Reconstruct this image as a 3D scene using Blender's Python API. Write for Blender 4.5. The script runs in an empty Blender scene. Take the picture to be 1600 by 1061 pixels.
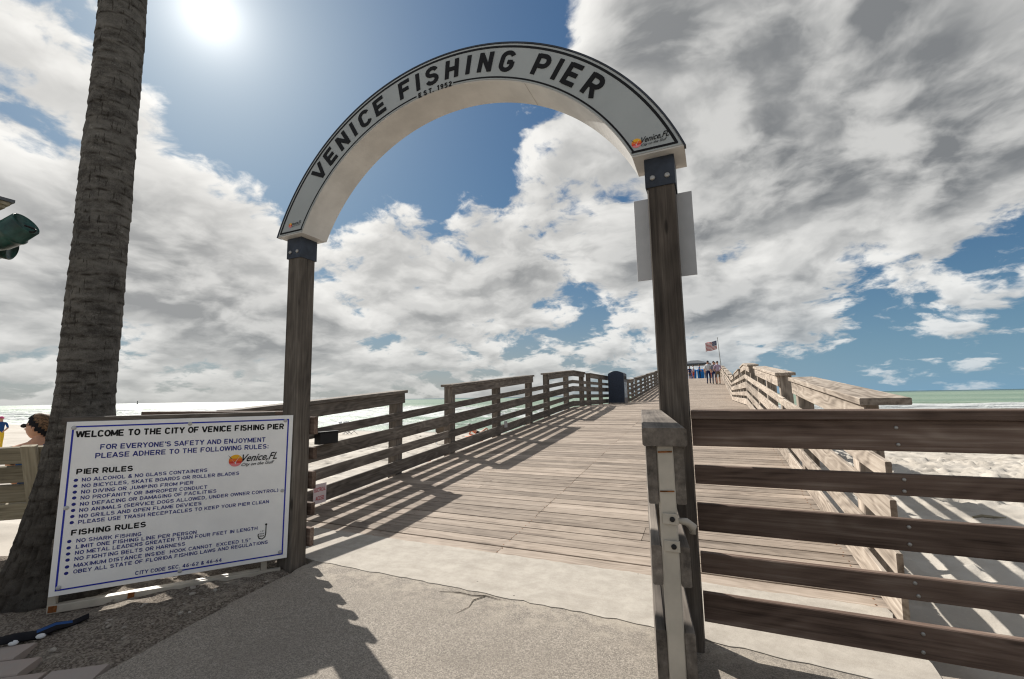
import bpy, bmesh, math, random
import numpy as np
from math import radians, sin, cos, tan, pi, atan2, hypot, sqrt, exp
from mathutils import Matrix, Vector
random.seed(7); rng = np.random.default_rng(7)
S = bpy.context.scene
COL = S.collection

# ------------------------------------------------------------------ camera
F, CX, CY, H = 697.0, 800.0, 530.5, 1.18
pitch = math.atan(89.9 / F); roll = radians(0.94); yaw = radians(24.1)
fwd = Vector((-sin(yaw) * cos(pitch), cos(yaw) * cos(pitch), sin(pitch)))
r0 = Vector((cos(yaw), sin(yaw), 0)); u0 = r0.cross(fwd)
rgt = r0 * cos(roll) - u0 * sin(roll); upv = u0 * cos(roll) + r0 * sin(roll)
CAM = Vector((0, 0, H))
cd = bpy.data.cameras.new('camera'); cam = bpy.data.objects.new('camera', cd); COL.objects.link(cam)
cd.sensor_width = 36; cd.lens = F / 1600 * 36; cd.clip_start = 0.05; cd.clip_end = 30000
m = Matrix.Identity(4)
for i in range(3):
    m[i][0], m[i][1], m[i][2], m[i][3] = rgt[i], upv[i], -fwd[i], CAM[i]
cam.matrix_world = m
S.camera = cam
def ray(x, y): return fwd + rgt * ((x - CX) / F) - upv * ((y - CY) / F)
def gz(x, y, z=0):
    d = ray(x, y); return CAM + d * ((z - H) / d.z)
def atX(x, y, X):
    d = ray(x, y); return CAM + d * (X / d.x)
def atY(x, y, Y):
    d = ray(x, y); return CAM + d * (Y / d.y)

# ------------------------------------------------------------------ node helper
class G:
    def __init__(s, tree): s.t = tree
    def n(s, typ, **kw):
        nd = s.t.nodes.new(typ)
        for k, v in kw.items(): setattr(nd, k, v)
        return nd
    def put(s, sock, v):
        if hasattr(v, 'is_linked') or hasattr(v, 'links'): s.t.links.new(v, sock)
        elif v is not None:
            if isinstance(v, (tuple, list)) and len(v) == 3 and sock.type == 'RGBA': v = (*v, 1)
            sock.default_value = v
    def m(s, op, a, b=None, c=None, clamp=False):
        nd = s.n('ShaderNodeMath', operation=op, use_clamp=clamp)
        for i, v in enumerate((a, b, c)):
            if v is not None: s.put(nd.inputs[i], v)
        return nd.outputs[0]
    def v(s, op, a, b=None, scale=None):
        nd = s.n('ShaderNodeVectorMath', operation=op)
        s.put(nd.inputs[0], a)
        if b is not None: s.put(nd.inputs[1], b)
        if scale is not None: s.put(nd.inputs['Scale'], scale)
        return nd.outputs['Value'] if op in ('DOT_PRODUCT', 'LENGTH') else nd.outputs[0]
    def noise(s, vec, scale=5, detail=2, rough=0.5, dist=0, color=False):
        nd = s.n('ShaderNodeTexNoise')
        s.put(nd.inputs['Vector'], vec); s.put(nd.inputs['Scale'], scale); s.put(nd.inputs['Detail'], detail)
        s.put(nd.inputs['Roughness'], rough); s.put(nd.inputs['Distortion'], dist)
        return nd.outputs['Color' if color else 'Fac']
    def voro(s, vec, scale, feature='F1', out='Distance', rnd=1):
        nd = s.n('ShaderNodeTexVoronoi', feature=feature)
        s.put(nd.inputs['Vector'], vec); s.put(nd.inputs['Scale'], scale); s.put(nd.inputs['Randomness'], rnd)
        return nd.outputs[out]
    def ss(s, x, a, b, lo=0, hi=1):
        nd = s.n('ShaderNodeMapRange', interpolation_type='SMOOTHSTEP')
        for i, v in enumerate((x, a, b, lo, hi)): s.put(nd.inputs[i], v)
        return nd.outputs[0]
    def mix(s, f, a, b, mode='MIX'):
        nd = s.n('ShaderNodeMix', data_type='RGBA', blend_type=mode)
        s.put(nd.inputs[0], f); s.put(nd.inputs[6], a); s.put(nd.inputs[7], b)
        return nd.outputs[2]
    def xyz(s, x, y, z):
        nd = s.n('ShaderNodeCombineXYZ')
        for i, v in enumerate((x, y, z)): s.put(nd.inputs[i], v)
        return nd.outputs[0]
    def sep(s, v):
        nd = s.n('ShaderNodeSeparateXYZ'); s.put(nd.inputs[0], v); return nd.outputs
    def bump(s, h, strength=0.3, dist=0.01):
        nd = s.n('ShaderNodeBump'); s.put(nd.inputs['Height'], h)
        nd.inputs['Strength'].default_value = strength; nd.inputs['Distance'].default_value = dist
        return nd.outputs[0]

# ------------------------------------------------------------------ sky, sun, exposure
SUN = Vector((-0.690, 0.388, 0.612)).normalized()
elev = math.asin(SUN.z); azi = atan2(SUN.x, SUN.y)
W = bpy.data.worlds.new('World'); S.world = W; W.use_nodes = True
W.node_tree.nodes.clear(); g = G(W.node_tree)
sky = g.n('ShaderNodeTexSky', sky_type='NISHITA', sun_disc=False, sun_elevation=elev, sun_rotation=azi)
sky.altitude = 0; sky.air_density = 1.0; sky.dust_density = 0.5; sky.ozone_density = 2.0
D = g.v('NORMALIZE', g.n('ShaderNodeTexCoord').outputs['Generated'])
dx, dy, dz = g.sep(D)
up_ = g.m('MAXIMUM', dz, 0.0)
zz = g.m('ADD', up_, 0.36)                              # cloud deck overhead, flattened towards the horizon
P = g.xyz(g.m('DIVIDE', dx, zz), g.m('DIVIDE', dy, zz), g.m('MULTIPLY', dz, 0.8))
wv = g.v('SUBTRACT', g.noise(P, 2.2, 4, 0.55, color=True), (0.5, 0.5, 0.5))
P2 = g.v('ADD', P, g.v('SCALE', wv, scale=0.22))
so = Vector((SUN.x / (SUN.z + .36), SUN.y / (SUN.z + .36), SUN.z * 0.8))
tosun = g.v('NORMALIZE', g.v('SUBTRACT', tuple(so), P))
P3 = g.v('ADD', P2, g.v('SCALE', tosun, scale=0.08))
def fbm(p, det=12, rgh=0.60): return g.noise(p, 2.7, det, rgh)
bl = g.m('ABSOLUTE', g.m('SUBTRACT', g.noise(P2, 7.0, 5, 0.55), 0.5))
n1 = g.m('ADD', fbm(P2), g.m('MULTIPLY', g.m('SUBTRACT', 0.09, bl), 0.42))
l1 = fbm(P2, 6, 0.53); l2 = fbm(P3, 6, 0.53)
big = g.noise(P2, 0.9, 2, 0.5)
# cloud cover: broad banks and clear patches, given as directions on the sky
blobs = [  # px, py, angular radius (deg), weight
    (390, 90, 14, -0.34), (620, 190, 9, -0.22), (740, 240, 7, -0.12), (560, 60, 13, -0.20), (860, 20, 6, -0.14),
    (80, 240, 5, -0.16), (1595, 330, 5, -0.13), (1330, 400, 5, -0.10), (1560, 420, 5, -0.09), (1540, 575, 8, -0.12), (1240, 580, 5, -0.08), (690, 340, 4, -0.04), (880, 520, 4, -0.05),
    (50, 110, 9, 0.16), (120, 430, 14, 0.14), (330, 410, 10, 0.11), (600, 480, 11, 0.12), (820, 440, 9, 0.08), (1000, 470, 8, 0.06), (1200, 480, 8, 0.04),
    (1250, 130, 17, 0.12), (1080, 330, 10, 0.08), (1450, 220, 15, 0.15), (1010, 60, 6, 0.10),
]
cov = None
for (bx, by, r, w) in blobs:
    c = ray(bx, by).normalized()
    k = 1.0 / (1 - cos(radians(r)))
    e = g.m('MULTIPLY', g.m('EXPONENT', g.m('MULTIPLY', g.m('SUBTRACT', g.v('DOT_PRODUCT', D, tuple(c)), 1.0), k)), w)
    cov = e if cov is None else g.m('ADD', cov, e)
cov = g.m('ADD', cov, g.m('MULTIPLY', g.m('SUBTRACT', big, 0.5), 0.25))
d1 = g.m('ADD', n1, cov)
dens = g.ss(d1, 0.460, 0.555)
thick = g.ss(g.m('ADD', g.m('ADD', g.m('MULTIPLY', l1, 0.7), g.m('MULTIPLY', n1, 0.3)), cov), 0.47, 0.74)
lit = g.ss(g.m('ADD', g.m('SUBTRACT', l1, l2), g.m('MULTIPLY', g.m('SUBTRACT', n1, l1), 0.25)), -0.10, 0.11)
shade = g.m('SUBTRACT', g.m('ADD', g.m('MULTIPLY', lit, 0.66), 0.52), g.m('MULTIPLY', thick, 0.58), clamp=True)
sd = g.v('DOT_PRODUCT', D, tuple(SUN))
near = g.m('EXPONENT', g.m('MULTIPLY', g.m('SUBTRACT', sd, 1.0), 5.0))
cl = g.mix(shade, (0.20, 0.21, 0.22), (0.88, 0.87, 0.84))
cl = g.mix(g.m('MULTIPLY', near, 0.22), cl, (0.95, 0.92, 0.87))
hz = g.m('EXPONENT', g.m('MULTIPLY', up_, -12.0))           # pale sea haze low down
side = g.ss(g.v('DOT_PRODUCT', D, tuple(r0)), -0.1, 0.75)
hzc = g.mix(side, (0.40, 0.41, 0.395), (0.20, 0.36, 0.50))
dens = g.m('MULTIPLY', dens, g.m('SUBTRACT', 1.0, g.m('MULTIPLY', hz, 0.2)))
sk0 = g.v('SCALE', g.v('MULTIPLY', sky.outputs[0], (0.54, 0.89, 1.30)), scale=0.074)
sk1 = g.v('ADD', g.v('SCALE', sk0, scale=1.15), (1.0, 1.0, 1.0))     # film-like shoulder for the bright aureole
skyc = g.v('DIVIDE', sk0, sk1)
skyc = g.mix(g.m('MULTIPLY', hz, 0.85), skyc, hzc)
tot = g.mix(dens, skyc, cl)
tot = g.mix(g.m('MULTIPLY', hz, 0.5), tot, hzc)
om = g.m('SUBTRACT', 1.0, sd)
g1 = g.m('DIVIDE', 1.0, g.m('ADD', 1.0, g.m('MULTIPLY', om, 1000.0)))
g2 = g.m('MULTIPLY', g.m('EXPONENT', g.m('MULTIPLY', om, -16.0)), 0.10)
glow = g.v('SCALE', (1.0, 0.96, 0.89), scale=g.m('ADD', g1, g2))
tot = g.v('SCALE', g.v('ADD', tot, glow), scale=0.70)
bg = g.n('ShaderNodeBackground'); g.put(bg.inputs[0], tot); bg.inputs[1].default_value = 1.0
wo = g.n('ShaderNodeOutputWorld'); W.node_tree.links.new(bg.outputs[0], wo.inputs[0])

sl = bpy.data.lights.new('sun', 'SUN'); sl.energy = 5.0; sl.angle = radians(0.5); sl.color = (1.0, 0.95, 0.885)
so_ = bpy.data.objects.new('sun', sl); COL.objects.link(so_)
so_.rotation_euler = SUN.to_track_quat('Z', 'Y').to_euler()
so_.location = (0, 0, 20)
S.view_settings.view_transform = 'Standard'; S.view_settings.look = 'None'
S.view_settings.exposure = 0.55; S.view_settings.gamma = 1.0; S.view_settings.use_curve_mapping = False
S.cycles.use_denoising = True
S.cycles.filter_width = 1.2
S.cycles.max_bounces = 6

# ------------------------------------------------------------------ materials
MATS = {}
def newmat(name):
    mt = bpy.data.materials.new(name); mt.use_nodes = True
    t = mt.node_tree; t.nodes.clear(); q = G(t)
    b = q.n('ShaderNodeBsdfPrincipled'); o = q.n('ShaderNodeOutputMaterial')
    t.links.new(b.outputs[0], o.inputs[0]); MATS[name] = mt
    return q, b
def setb(q, b, col=None, rough=0.6, spec=0.3, normal=None, metal=0):
    if col is not None: q.put(b.inputs['Base Color'], col)
    q.put(b.inputs['Roughness'], rough); b.inputs['Specular IOR Level'].default_value = spec
    b.inputs['Metallic'].default_value = metal
    if normal is not None: q.put(b.inputs['Normal'], normal)
def simple(name, col, rough=0.6, spec=0.3, metal=0, var=0.12, scale=18, bump=0.0):
    q, b = newmat(name)
    co = q.n('ShaderNodeTexCoord').outputs['Object']
    n = q.noise(co, scale, 5, 0.6)
    dark = tuple(c * (1 - var * 2) for c in col); lite = tuple(min(1, c * (1 + var)) for c in col)
    c = q.mix(q.ss(n, 0.3, 0.7), dark, lite)
    setb(q, b, c, rough, spec, q.bump(n, bump, 0.004) if bump else None, metal)
def wood(name, dark, mid, lite, grain=1.0, gap=False, scale=1.0, rings=0.5):
    q, b = newmat(name)
    oi = q.n('ShaderNodeObjectInfo').outputs['Random']
    isl = q.n('ShaderNodeNewGeometry').outputs['Random Per Island']
    r = q.m('FRACT', q.m('ADD', oi, q.m('MULTIPLY', isl, 3.7)))
    co = q.v('ADD', q.n('ShaderNodeTexCoord').outputs['Object'], q.xyz(q.m('MULTIPLY', r, 31.0), q.m('MULTIPLY', r, 17.0), q.m('MULTIPLY', r, 9.0)))
    st = q.v('MULTIPLY', co, (1.1, 14.0, 14.0))
    fib = q.noise(q.v('MULTIPLY', co, (2.2, 75.0, 75.0)), scale, 4, 0.65)
    broad = q.noise(st, scale * 0.7, 4, 0.55, 0.6)
    x, y, z = q.sep(co)
    warp = q.m('MULTIPLY', q.noise(q.v('MULTIPLY', co, (0.9, 3.5, 3.5)), 1.2, 2, 0.5), 1.5)
    rg = q.m('SINE', q.m('MULTIPLY', q.m('ADD', q.m('ADD', y, z), warp), 46.0))
    f = q.m('ADD', q.m('MULTIPLY', fib, 0.55), q.m('MULTIPLY', broad, 0.55))
    f = q.m('ADD', f, q.m('MULTIPLY', rg, 0.075 * rings))
    blot = q.noise(co, 2.6, 4, 0.6)
    f = q.m('ADD', f, q.m('MULTIPLY', q.m('SUBTRACT', blot, 0.5), 0.35))
    c = q.mix(q.ss(f, 0.28, 0.62), dark, mid)
    c = q.mix(q.ss(f, 0.55, 0.86), c, lite)
    knot = q.ss(q.voro(q.v('MULTIPLY', co, (1.0, 4.0, 4.0)), 1.3), 0.03, 0.075, 1, 0)
    c = q.mix(q.m('MULTIPLY', knot, 0.7), c, tuple(k * 0.5 for k in dark))
    br = q.m('ADD', 0.76, q.m('MULTIPLY', r, 0.44))
    c = q.v('SCALE', c, scale=br)
    setb(q, b, c, 0.82, 0.18, q.bump(q.m('ADD', q.m('MULTIPLY', fib, 0.8), q.m('MULTIPLY', rg, 0.1 * rings)), 0.45 * grain, 0.004))
wood('deck_wood', (0.13, 0.104, 0.083), (0.305, 0.252, 0.204), (0.43, 0.365, 0.305), 0.9)
wood('rail_wood', (0.055, 0.047, 0.040), (0.145, 0.125, 0.106), (0.28, 0.245, 0.208), 1.0, rings=0.8)  # shared timber; shade of the left railing is worked into this darker colour
wood('rail_wood_sunlit', (0.16, 0.13, 0.105), (0.36, 0.305, 0.25), (0.50, 0.44, 0.37), 0.8, rings=1.2)  # lighter copy of rail_wood, sunlight on the right railing painted into the colour
wood('fence_wood', (0.042, 0.027, 0.020), (0.150, 0.104, 0.081), (0.28, 0.222, 0.18), 1.0)
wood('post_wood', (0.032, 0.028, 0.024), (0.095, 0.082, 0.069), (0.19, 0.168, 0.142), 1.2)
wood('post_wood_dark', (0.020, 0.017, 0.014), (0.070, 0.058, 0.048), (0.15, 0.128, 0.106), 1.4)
wood('bench_wood', (0.13, 0.11, 0.075), (0.32, 0.28, 0.20), (0.46, 0.42, 0.33), 0.8)
simple('white_metal', (0.44, 0.40, 0.335), 0.45, 0.4, var=0.10, scale=6)
simple('panel_white', (0.85, 0.845, 0.825), 0.38, 0.4, var=0.035, scale=3)
simple('arch_face', (0.35, 0.375, 0.375), 0.42, 0.4, var=0.03, scale=4)
simple('arch_cream', (0.58, 0.57, 0.545), 0.5, 0.35, var=0.07, scale=4)
simple('ink_black', (0.008, 0.008, 0.009), 0.6, 0.2, var=0.0)
simple('ink_navy', (0.012, 0.018, 0.19), 0.5, 0.3, var=0.0)
simple('ink_blue', (0.015, 0.025, 0.34), 0.5, 0.3, var=0.0)
simple('ink_red', (0.50, 0.03, 0.05), 0.5, 0.3, var=0.0)
simple('logo_yellow', (0.80, 0.42, 0.02), 0.5, 0.3, var=0.0)
simple('logo_orange', (0.75, 0.16, 0.02), 0.5, 0.3, var=0.0)
simple('logo_red', (0.62, 0.05, 0.03), 0.5, 0.3, var=0.0)
simple('logo_pink', (0.75, 0.22, 0.24), 0.5, 0.3, var=0.0)
simple('steel_navy', (0.026, 0.034, 0.05), 0.5, 0.4, var=0.25, scale=9)
simple('bolt_steel', (0.40, 0.39, 0.37), 0.4, 0.5, metal=0.7, var=0.1)
simple('aluminium', (0.46, 0.46, 0.46), 0.5, 0.4, metal=0.35, var=0.06, scale=3)
simple('rust', (0.22, 0.085, 0.03), 0.9, 0.1, var=0.3, scale=30)
simple('bin_navy', (0.022, 0.034, 0.06), 0.45, 0.4, var=0.15)
simple('bin_panel', (0.32, 0.40, 0.48), 0.5, 0.3, var=0.3, scale=7)
simple('black', (0.010, 0.010, 0.011), 0.6, 0.3, var=0.1)
simple('lamp_green', (0.012, 0.060, 0.048), 0.35, 0.5, var=0.3, scale=12)
simple('pale_pink', (0.72, 0.62, 0.62), 0.5, 0.3, var=0.03)
simple('skin', (0.50, 0.28, 0.19), 0.55, 0.3, var=0.06)
simple('hair_brown', (0.16, 0.09, 0.045), 0.6, 0.3, var=0.4, scale=70, bump=0.5)
simple('hair_dark', (0.03, 0.022, 0.017), 0.6, 0.3, var=0.2)
for nm, c in dict(cloth_white=(0.62, 0.64, 0.65), cloth_navy=(0.02, 0.035, 0.10), cloth_blue=(0.025, 0.07, 0.20), cloth_lilac=(0.42, 0.32, 0.42), cloth_khaki=(0.16, 0.12, 0.085),
                  cloth_red=(0.50, 0.09, 0.05), cloth_black=(0.015, 0.015, 0.018), cloth_pink=(0.62, 0.10, 0.26), cloth_yellow=(0.70, 0.45, 0.04), cloth_orange=(0.80, 0.17, 0.03),
                  cloth_grey=(0.22, 0.23, 0.24), flag_red=(0.45, 0.06, 0.07), flag_white=(0.70, 0.68, 0.66), flag_blue=(0.03, 0.04, 0.13), lid_blue=(0.02, 0.17, 0.50)).items():
    simple(nm, c, 0.85, 0.1, var=0.08, scale=30)
simple('roof_grey', (0.10, 0.11, 0.12), 0.7, 0.2)
simple('concrete_rough', (0.34, 0.31, 0.27), 0.9, 0.15, var=0.2, scale=14)

q, b = newmat('asphalt')
co = q.n('ShaderNodeTexCoord').outputs['Object']
spx = q.sep(q.voro(co, 210.0, out='Color'))[0]
fine = q.noise(co, 420, 3, 0.7); blot = q.noise(co, 2.1, 7, 0.68); mid = q.noise(co, 30, 4, 0.7)
f = q.m('ADD', q.m('MULTIPLY', spx, 0.45), q.m('ADD', q.m('MULTIPLY', fine, 0.35), q.m('MULTIPLY', mid, 0.25)))
c = q.mix(q.ss(f, 0.2, 0.85), (0.155, 0.138, 0.118), (0.39, 0.348, 0.295))
c = q.mix(q.ss(q.m('MULTIPLY', spx, fine), 0.54, 0.62), c, (0.70, 0.66, 0.60))
c = q.mix(q.ss(blot, 0.38, 0.68, 0.0, 0.45), c, (0.215, 0.188, 0.158))
ay = q.sep(co)[1]
dr = q.m('MULTIPLY', q.ss(ay, 2.1, 2.55), q.ss(q.noise(co, 9, 6, 0.7), 0.42, 0.62))
c = q.mix(q.m('MULTIPLY', dr, 0.6), c, (0.44, 0.39, 0.32))
st_ = q.ss(q.noise(q.v('ADD', co, (3.1, 7.7, 0)), 0.9, 5, 0.65), 0.55, 0.72)
c = q.mix(q.m('MULTIPLY', st_, 0.35), c, (0.14, 0.125, 0.108))
spot = q.ss(q.voro(co, 2.3), 0.012, 0.02, 1, 0)
c = q.mix(spot, c, (0.03, 0.028, 0.025))
setb(q, b, c, 0.9, 0.2, q.bump(f, 0.9, 0.004))

q, b = newmat('concrete')
co = q.n('ShaderNodeTexCoord').outputs['Object']
n = q.noise(co, 7.0, 9, 0.72); fine = q.noise(co, 330, 3, 0.7)
str_ = q.noise(q.v('MULTIPLY', co, (1.6, 10, 1)), 1.0, 6, 0.65)
c = q.mix(q.ss(n, 0.28, 0.75), (0.33, 0.30, 0.258), (0.46, 0.425, 0.37))
c = q.mix(q.ss(str_, 0.48, 0.75, 0, 0.4), c, (0.27, 0.24, 0.20))
c = q.mix(q.ss(fine, 0.5, 0.75, 0, 0.5), c, (0.56, 0.52, 0.455))
c = q.mix(q.ss(fine, 0.5, 0.28, 0, 0.5), c, (0.25, 0.225, 0.19))
spot = q.ss(q.voro(co, 2.9), 0.01, 0.02, 1, 0)
c = q.mix(spot, c, (0.06, 0.05, 0.045))
setb(q, b, c, 0.9, 0.2, q.bump(q.m('ADD', n, q.m('MULTIPLY', fine, 0.4)), 0.6, 0.004))

q, b = newmat('sand')
co = q.n('ShaderNodeTexCoord').outputs['Object']
n = q.noise(co, 0.6, 6, 0.6); fine = q.noise(co, 60, 4, 0.7); mid = q.noise(co, 5.0, 5, 0.6)
c = q.mix(q.ss(n, 0.3, 0.7), (0.38, 0.345, 0.295), (0.50, 0.465, 0.41))
c = q.mix(q.ss(fine, 0.5, 0.8, 0, 0.5), c, (0.55, 0.505, 0.43))
c = q.mix(q.ss(mid, 0.6, 0.78, 0, 0.4), c, (0.25, 0.22, 0.18))
wet = q.ss(q.sep(q.n('ShaderNodeNewGeometry').outputs['Position'])[2], -1.50, -1.25, 1, 0)
c = q.mix(q.m('MULTIPLY', wet, 0.65), c, (0.17, 0.15, 0.125))
setb(q, b, c, q.m('SUBTRACT', 0.95, q.m('MULTIPLY', wet, 0.5)), 0.2, q.bump(q.m('ADD', q.m('MULTIPLY', mid, 1.0), q.m('MULTIPLY', fine, 0.35)), 0.45, 0.02))

q, b = newmat('dirt')
co = q.n('ShaderNodeTexCoord').outputs['Object']
n = q.noise(co, 4.0, 6, 0.7); fine = q.noise(co, 85, 4, 0.75); chip = q.voro(co, 120, out='Color'); cx = q.sep(chip)[0]
c = q.mix(q.ss(q.m('ADD', q.m('MULTIPLY', fine, 0.6), q.m('MULTIPLY', cx, 0.4)), 0.3, 0.75), (0.11, 0.092, 0.076), (0.30, 0.26, 0.215))
c = q.mix(q.ss(n, 0.52, 0.68, 0, 0.6), c, (0.40, 0.36, 0.30))
setb(q, b, c, 0.95, 0.1, q.bump(q.m('ADD', fine, cx), 0.9, 0.012))

q, b = newmat('paver')
co = q.n('ShaderNodeTexCoord').outputs['Object']
r = q.n('ShaderNodeObjectInfo').outputs['Random']
n = q.noise(co, 12, 5, 0.7)
cr = q.n('ShaderNodeValToRGB'); cr.color_ramp.interpolation = 'CONSTANT'
els = cr.color_ramp.elements
els[0].color = (0.32, 0.265, 0.235, 1); els[1].position = 0.28; els[1].color = (0.34, 0.31, 0.24, 1)
for p_, c_ in ((0.55, (0.21, 0.18, 0.185, 1)), (0.75, (0.31, 0.265, 0.24, 1)), (0.9, (0.40, 0.35, 0.25, 1))):
    e_ = els.new(p_); e_.color = c_
q.put(cr.inputs[0], r)
c = q.mix(q.ss(n, 0.35, 0.75, 0, 0.6), cr.outputs[0], (0.30, 0.28, 0.25))
setb(q, b, c, 0.9, 0.2, q.bump(n, 0.6, 0.006))

q, b = newmat('palm_bark')
co = q.n('ShaderNodeTexCoord').outputs['Object']
x, y, z = q.sep(co)
ang = q.m('ARCTAN2', y, x)
cyl = q.xyz(q.m('MULTIPLY', ang, 0.16), z, 0.0)
fib = q.noise(q.v('MULTIPLY', co, (95, 95, 16.0)), 1.0, 5, 0.75)
fine = q.noise(co, 140, 3, 0.7)
pat = q.noise(q.v('MULTIPLY', co, (5.0, 5.0, 8.0)), 1.0, 7, 0.68)
pat2 = q.noise(q.v('MULTIPLY', co, (11, 11, 26.0)), 1.0, 5, 0.7)
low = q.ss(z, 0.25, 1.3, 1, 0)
crk = q.ss(q.noise(q.v('MULTIPLY', co, (60, 60, 10.0)), 1.0, 3, 0.6), 0.60, 0.68)
f = q.m('ADD', q.m('ADD', q.m('MULTIPLY', pat, 0.5), q.m('MULTIPLY', pat2, 0.35)), q.m('MULTIPLY', fine, 0.22))
c = q.mix(q.ss(f, 0.40, 0.64), (0.052, 0.047, 0.042), (0.175, 0.165, 0.148))
c = q.mix(q.ss(pat2, 0.60, 0.74, 0, 0.6), c, (0.29, 0.28, 0.258))
c = q.mix(q.m('MULTIPLY', crk, 0.75), c, (0.028, 0.024, 0.020))
hor = pat2
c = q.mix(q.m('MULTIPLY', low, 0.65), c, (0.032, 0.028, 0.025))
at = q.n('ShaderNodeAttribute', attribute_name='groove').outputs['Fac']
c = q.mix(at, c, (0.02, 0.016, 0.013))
setb(q, b, c, 0.95, 0.1, q.bump(q.m('ADD', fib, q.m('MULTIPLY', hor, 0.8)), 1.0, 0.016))

q, b = newmat('palm_leaf')
co = q.n('ShaderNodeTexCoord').outputs['Object']
setb(q, b, q.mix(q.noise(co, 3, 3), (0.035, 0.075, 0.02), (0.09, 0.14, 0.04)), 0.5, 0.3)

q, b = newmat('water')
gp = q.n('ShaderNodeNewGeometry').outputs['Position']
w1 = q.noise(q.v('MULTIPLY', gp, (0.35, 1.0, 1)), 0.9, 6, 0.62, 0.4)
w2 = q.noise(q.v('MULTIPLY', gp, (0.05, 0.16, 1)), 1.0, 4, 0.55)
patch = q.noise(q.v('MULTIPLY', gp, (0.004, 0.03, 1)), 1.0, 4, 0.55)
yy = q.sep(gp)[1]
c = q.mix(q.ss(patch, 0.35, 0.65), (0.155, 0.225, 0.165), (0.235, 0.30, 0.225))
c = q.mix(q.ss(w2, 0.4, 0.65, 0, 0.4), c, (0.12, 0.20, 0.15))
c = q.mix(q.ss(yy, 500, 2200), c, (0.035, 0.085, 0.105))
fo = q.n('ShaderNodeAttribute', attribute_name='foam').outputs['Fac']
fn = q.noise(q.v('MULTIPLY', gp, (0.5, 1.4, 1)), 1.3, 7, 0.7, 0.5)
fm = q.ss(q.m('ADD', fo, q.m('MULTIPLY', q.m('SUBTRACT', fn, 0.5), 2.2)), 0.45, 0.70)
c = q.mix(fm, c, (0.48, 0.50, 0.49))
setb(q, b, c, q.m('ADD', 0.42, q.m('MULTIPLY', fm, 0.3)), 0.12, q.bump(q.m('ADD', q.m('MULTIPLY', w1, 0.5), q.m('MULTIPLY', w2, 1.6)), 1.0, 0.9))

# ------------------------------------------------------------------ object helpers
WM = {}
def link(o, parent=None, M=None, label=None, cat=None, group=None, kind=None):
    COL.objects.link(o); M = M or Matrix.Identity(4)
    o.matrix_basis = M; WM[o.name] = M
    if parent is not None:
        o.parent = parent; o.matrix_parent_inverse = WM[parent.name].inverted()
    if label: o['label'] = label
    if cat: o['category'] = cat
    if group: o['group'] = group
    if kind: o['kind'] = kind
    return o
def thing(name, loc, label, cat, group=None):
    return link(bpy.data.objects.new(name, None), None, Matrix.Translation(loc), label, cat, group)
def meshobj(name, verts, faces, mat, parent=None, M=None, smooth=False, **kw):
    me = bpy.data.meshes.new(name); me.from_pydata([tuple(v) for v in verts], [], faces); me.update()
    for mm in (mat if isinstance(mat, (list, tuple)) else [mat]): me.materials.append(MATS[mm])
    if smooth: me.polygons.foreach_set('use_smooth', [True] * len(me.polygons))
    return link(bpy.data.objects.new(name, me), parent, M, **kw)
def frame(o, x, z):      # matrix with local X along x and local Z near z
    x = Vector(x).normalized(); z = Vector(z); y = z.cross(x).normalized(); z = x.cross(y)
    M = Matrix.Identity(4)
    for i in range(3): M[i][0], M[i][1], M[i][2], M[i][3] = x[i], y[i], z[i], o[i]
    return M
CACHE = {}
def boxmesh(L, T, Wd, mat, ch=0.004):
    """chamfered board: length L on X (0..L), thickness T on Y, width Wd on Z, centred on Y and Z"""
    key = (round(L, 3), round(T, 4), round(Wd, 4), mat, ch)
    if key in CACHE: return CACHE[key]
    a, b = T / 2, Wd / 2
    pr = [(-a + ch, -b), (a - ch, -b), (a, -b + ch), (a, b - ch), (a - ch, b), (-a + ch, b), (-a, b - ch), (-a, -b + ch)]
    v = [(0, y, z) for y, z in pr] + [(L, y, z) for y, z in pr]
    f = [[i, i + 8, (i + 1) % 8 + 8, (i + 1) % 8] for i in range(8)] + [list(range(8)), list(range(15, 7, -1))]
    me = bpy.data.meshes.new('board'); me.from_pydata(v, [], f); me.update(); me.materials.append(MATS[mat])
    bm = bmesh.new(); bm.from_mesh(me); bmesh.ops.recalc_face_normals(bm, faces=bm.faces); bm.to_mesh(me); bm.free()
    CACHE[key] = me; return me
def board(name, parent, p0, p1, T, Wd, up, mat, ch=0.004, **kw):
    """p0..p1 run along the board's centre line; width direction = up"""
    p0, p1 = Vector(p0), Vector(p1); L = (p1 - p0).length
    return link(bpy.data.objects.new(name, boxmesh(L, T, Wd, mat, ch)), parent, frame(p0, p1 - p0, up), **kw)
def lathe(pts, seg=24, close=True):
    v, f = [], []
    for r, z in pts:
        for k in range(seg): v.append((r * cos(2 * pi * k / seg), r * sin(2 * pi * k / seg), z))
    for i in range(len(pts) - 1):
        for k in range(seg): f.append([i * seg + k, i * seg + (k + 1) % seg, (i + 1) * seg + (k + 1) % seg, (i + 1) * seg + k])
    if close:
        f.append(list(range(seg - 1, -1, -1))); n = (len(pts) - 1) * seg; f.append([n + k for k in range(seg)])
    return v, f
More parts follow.
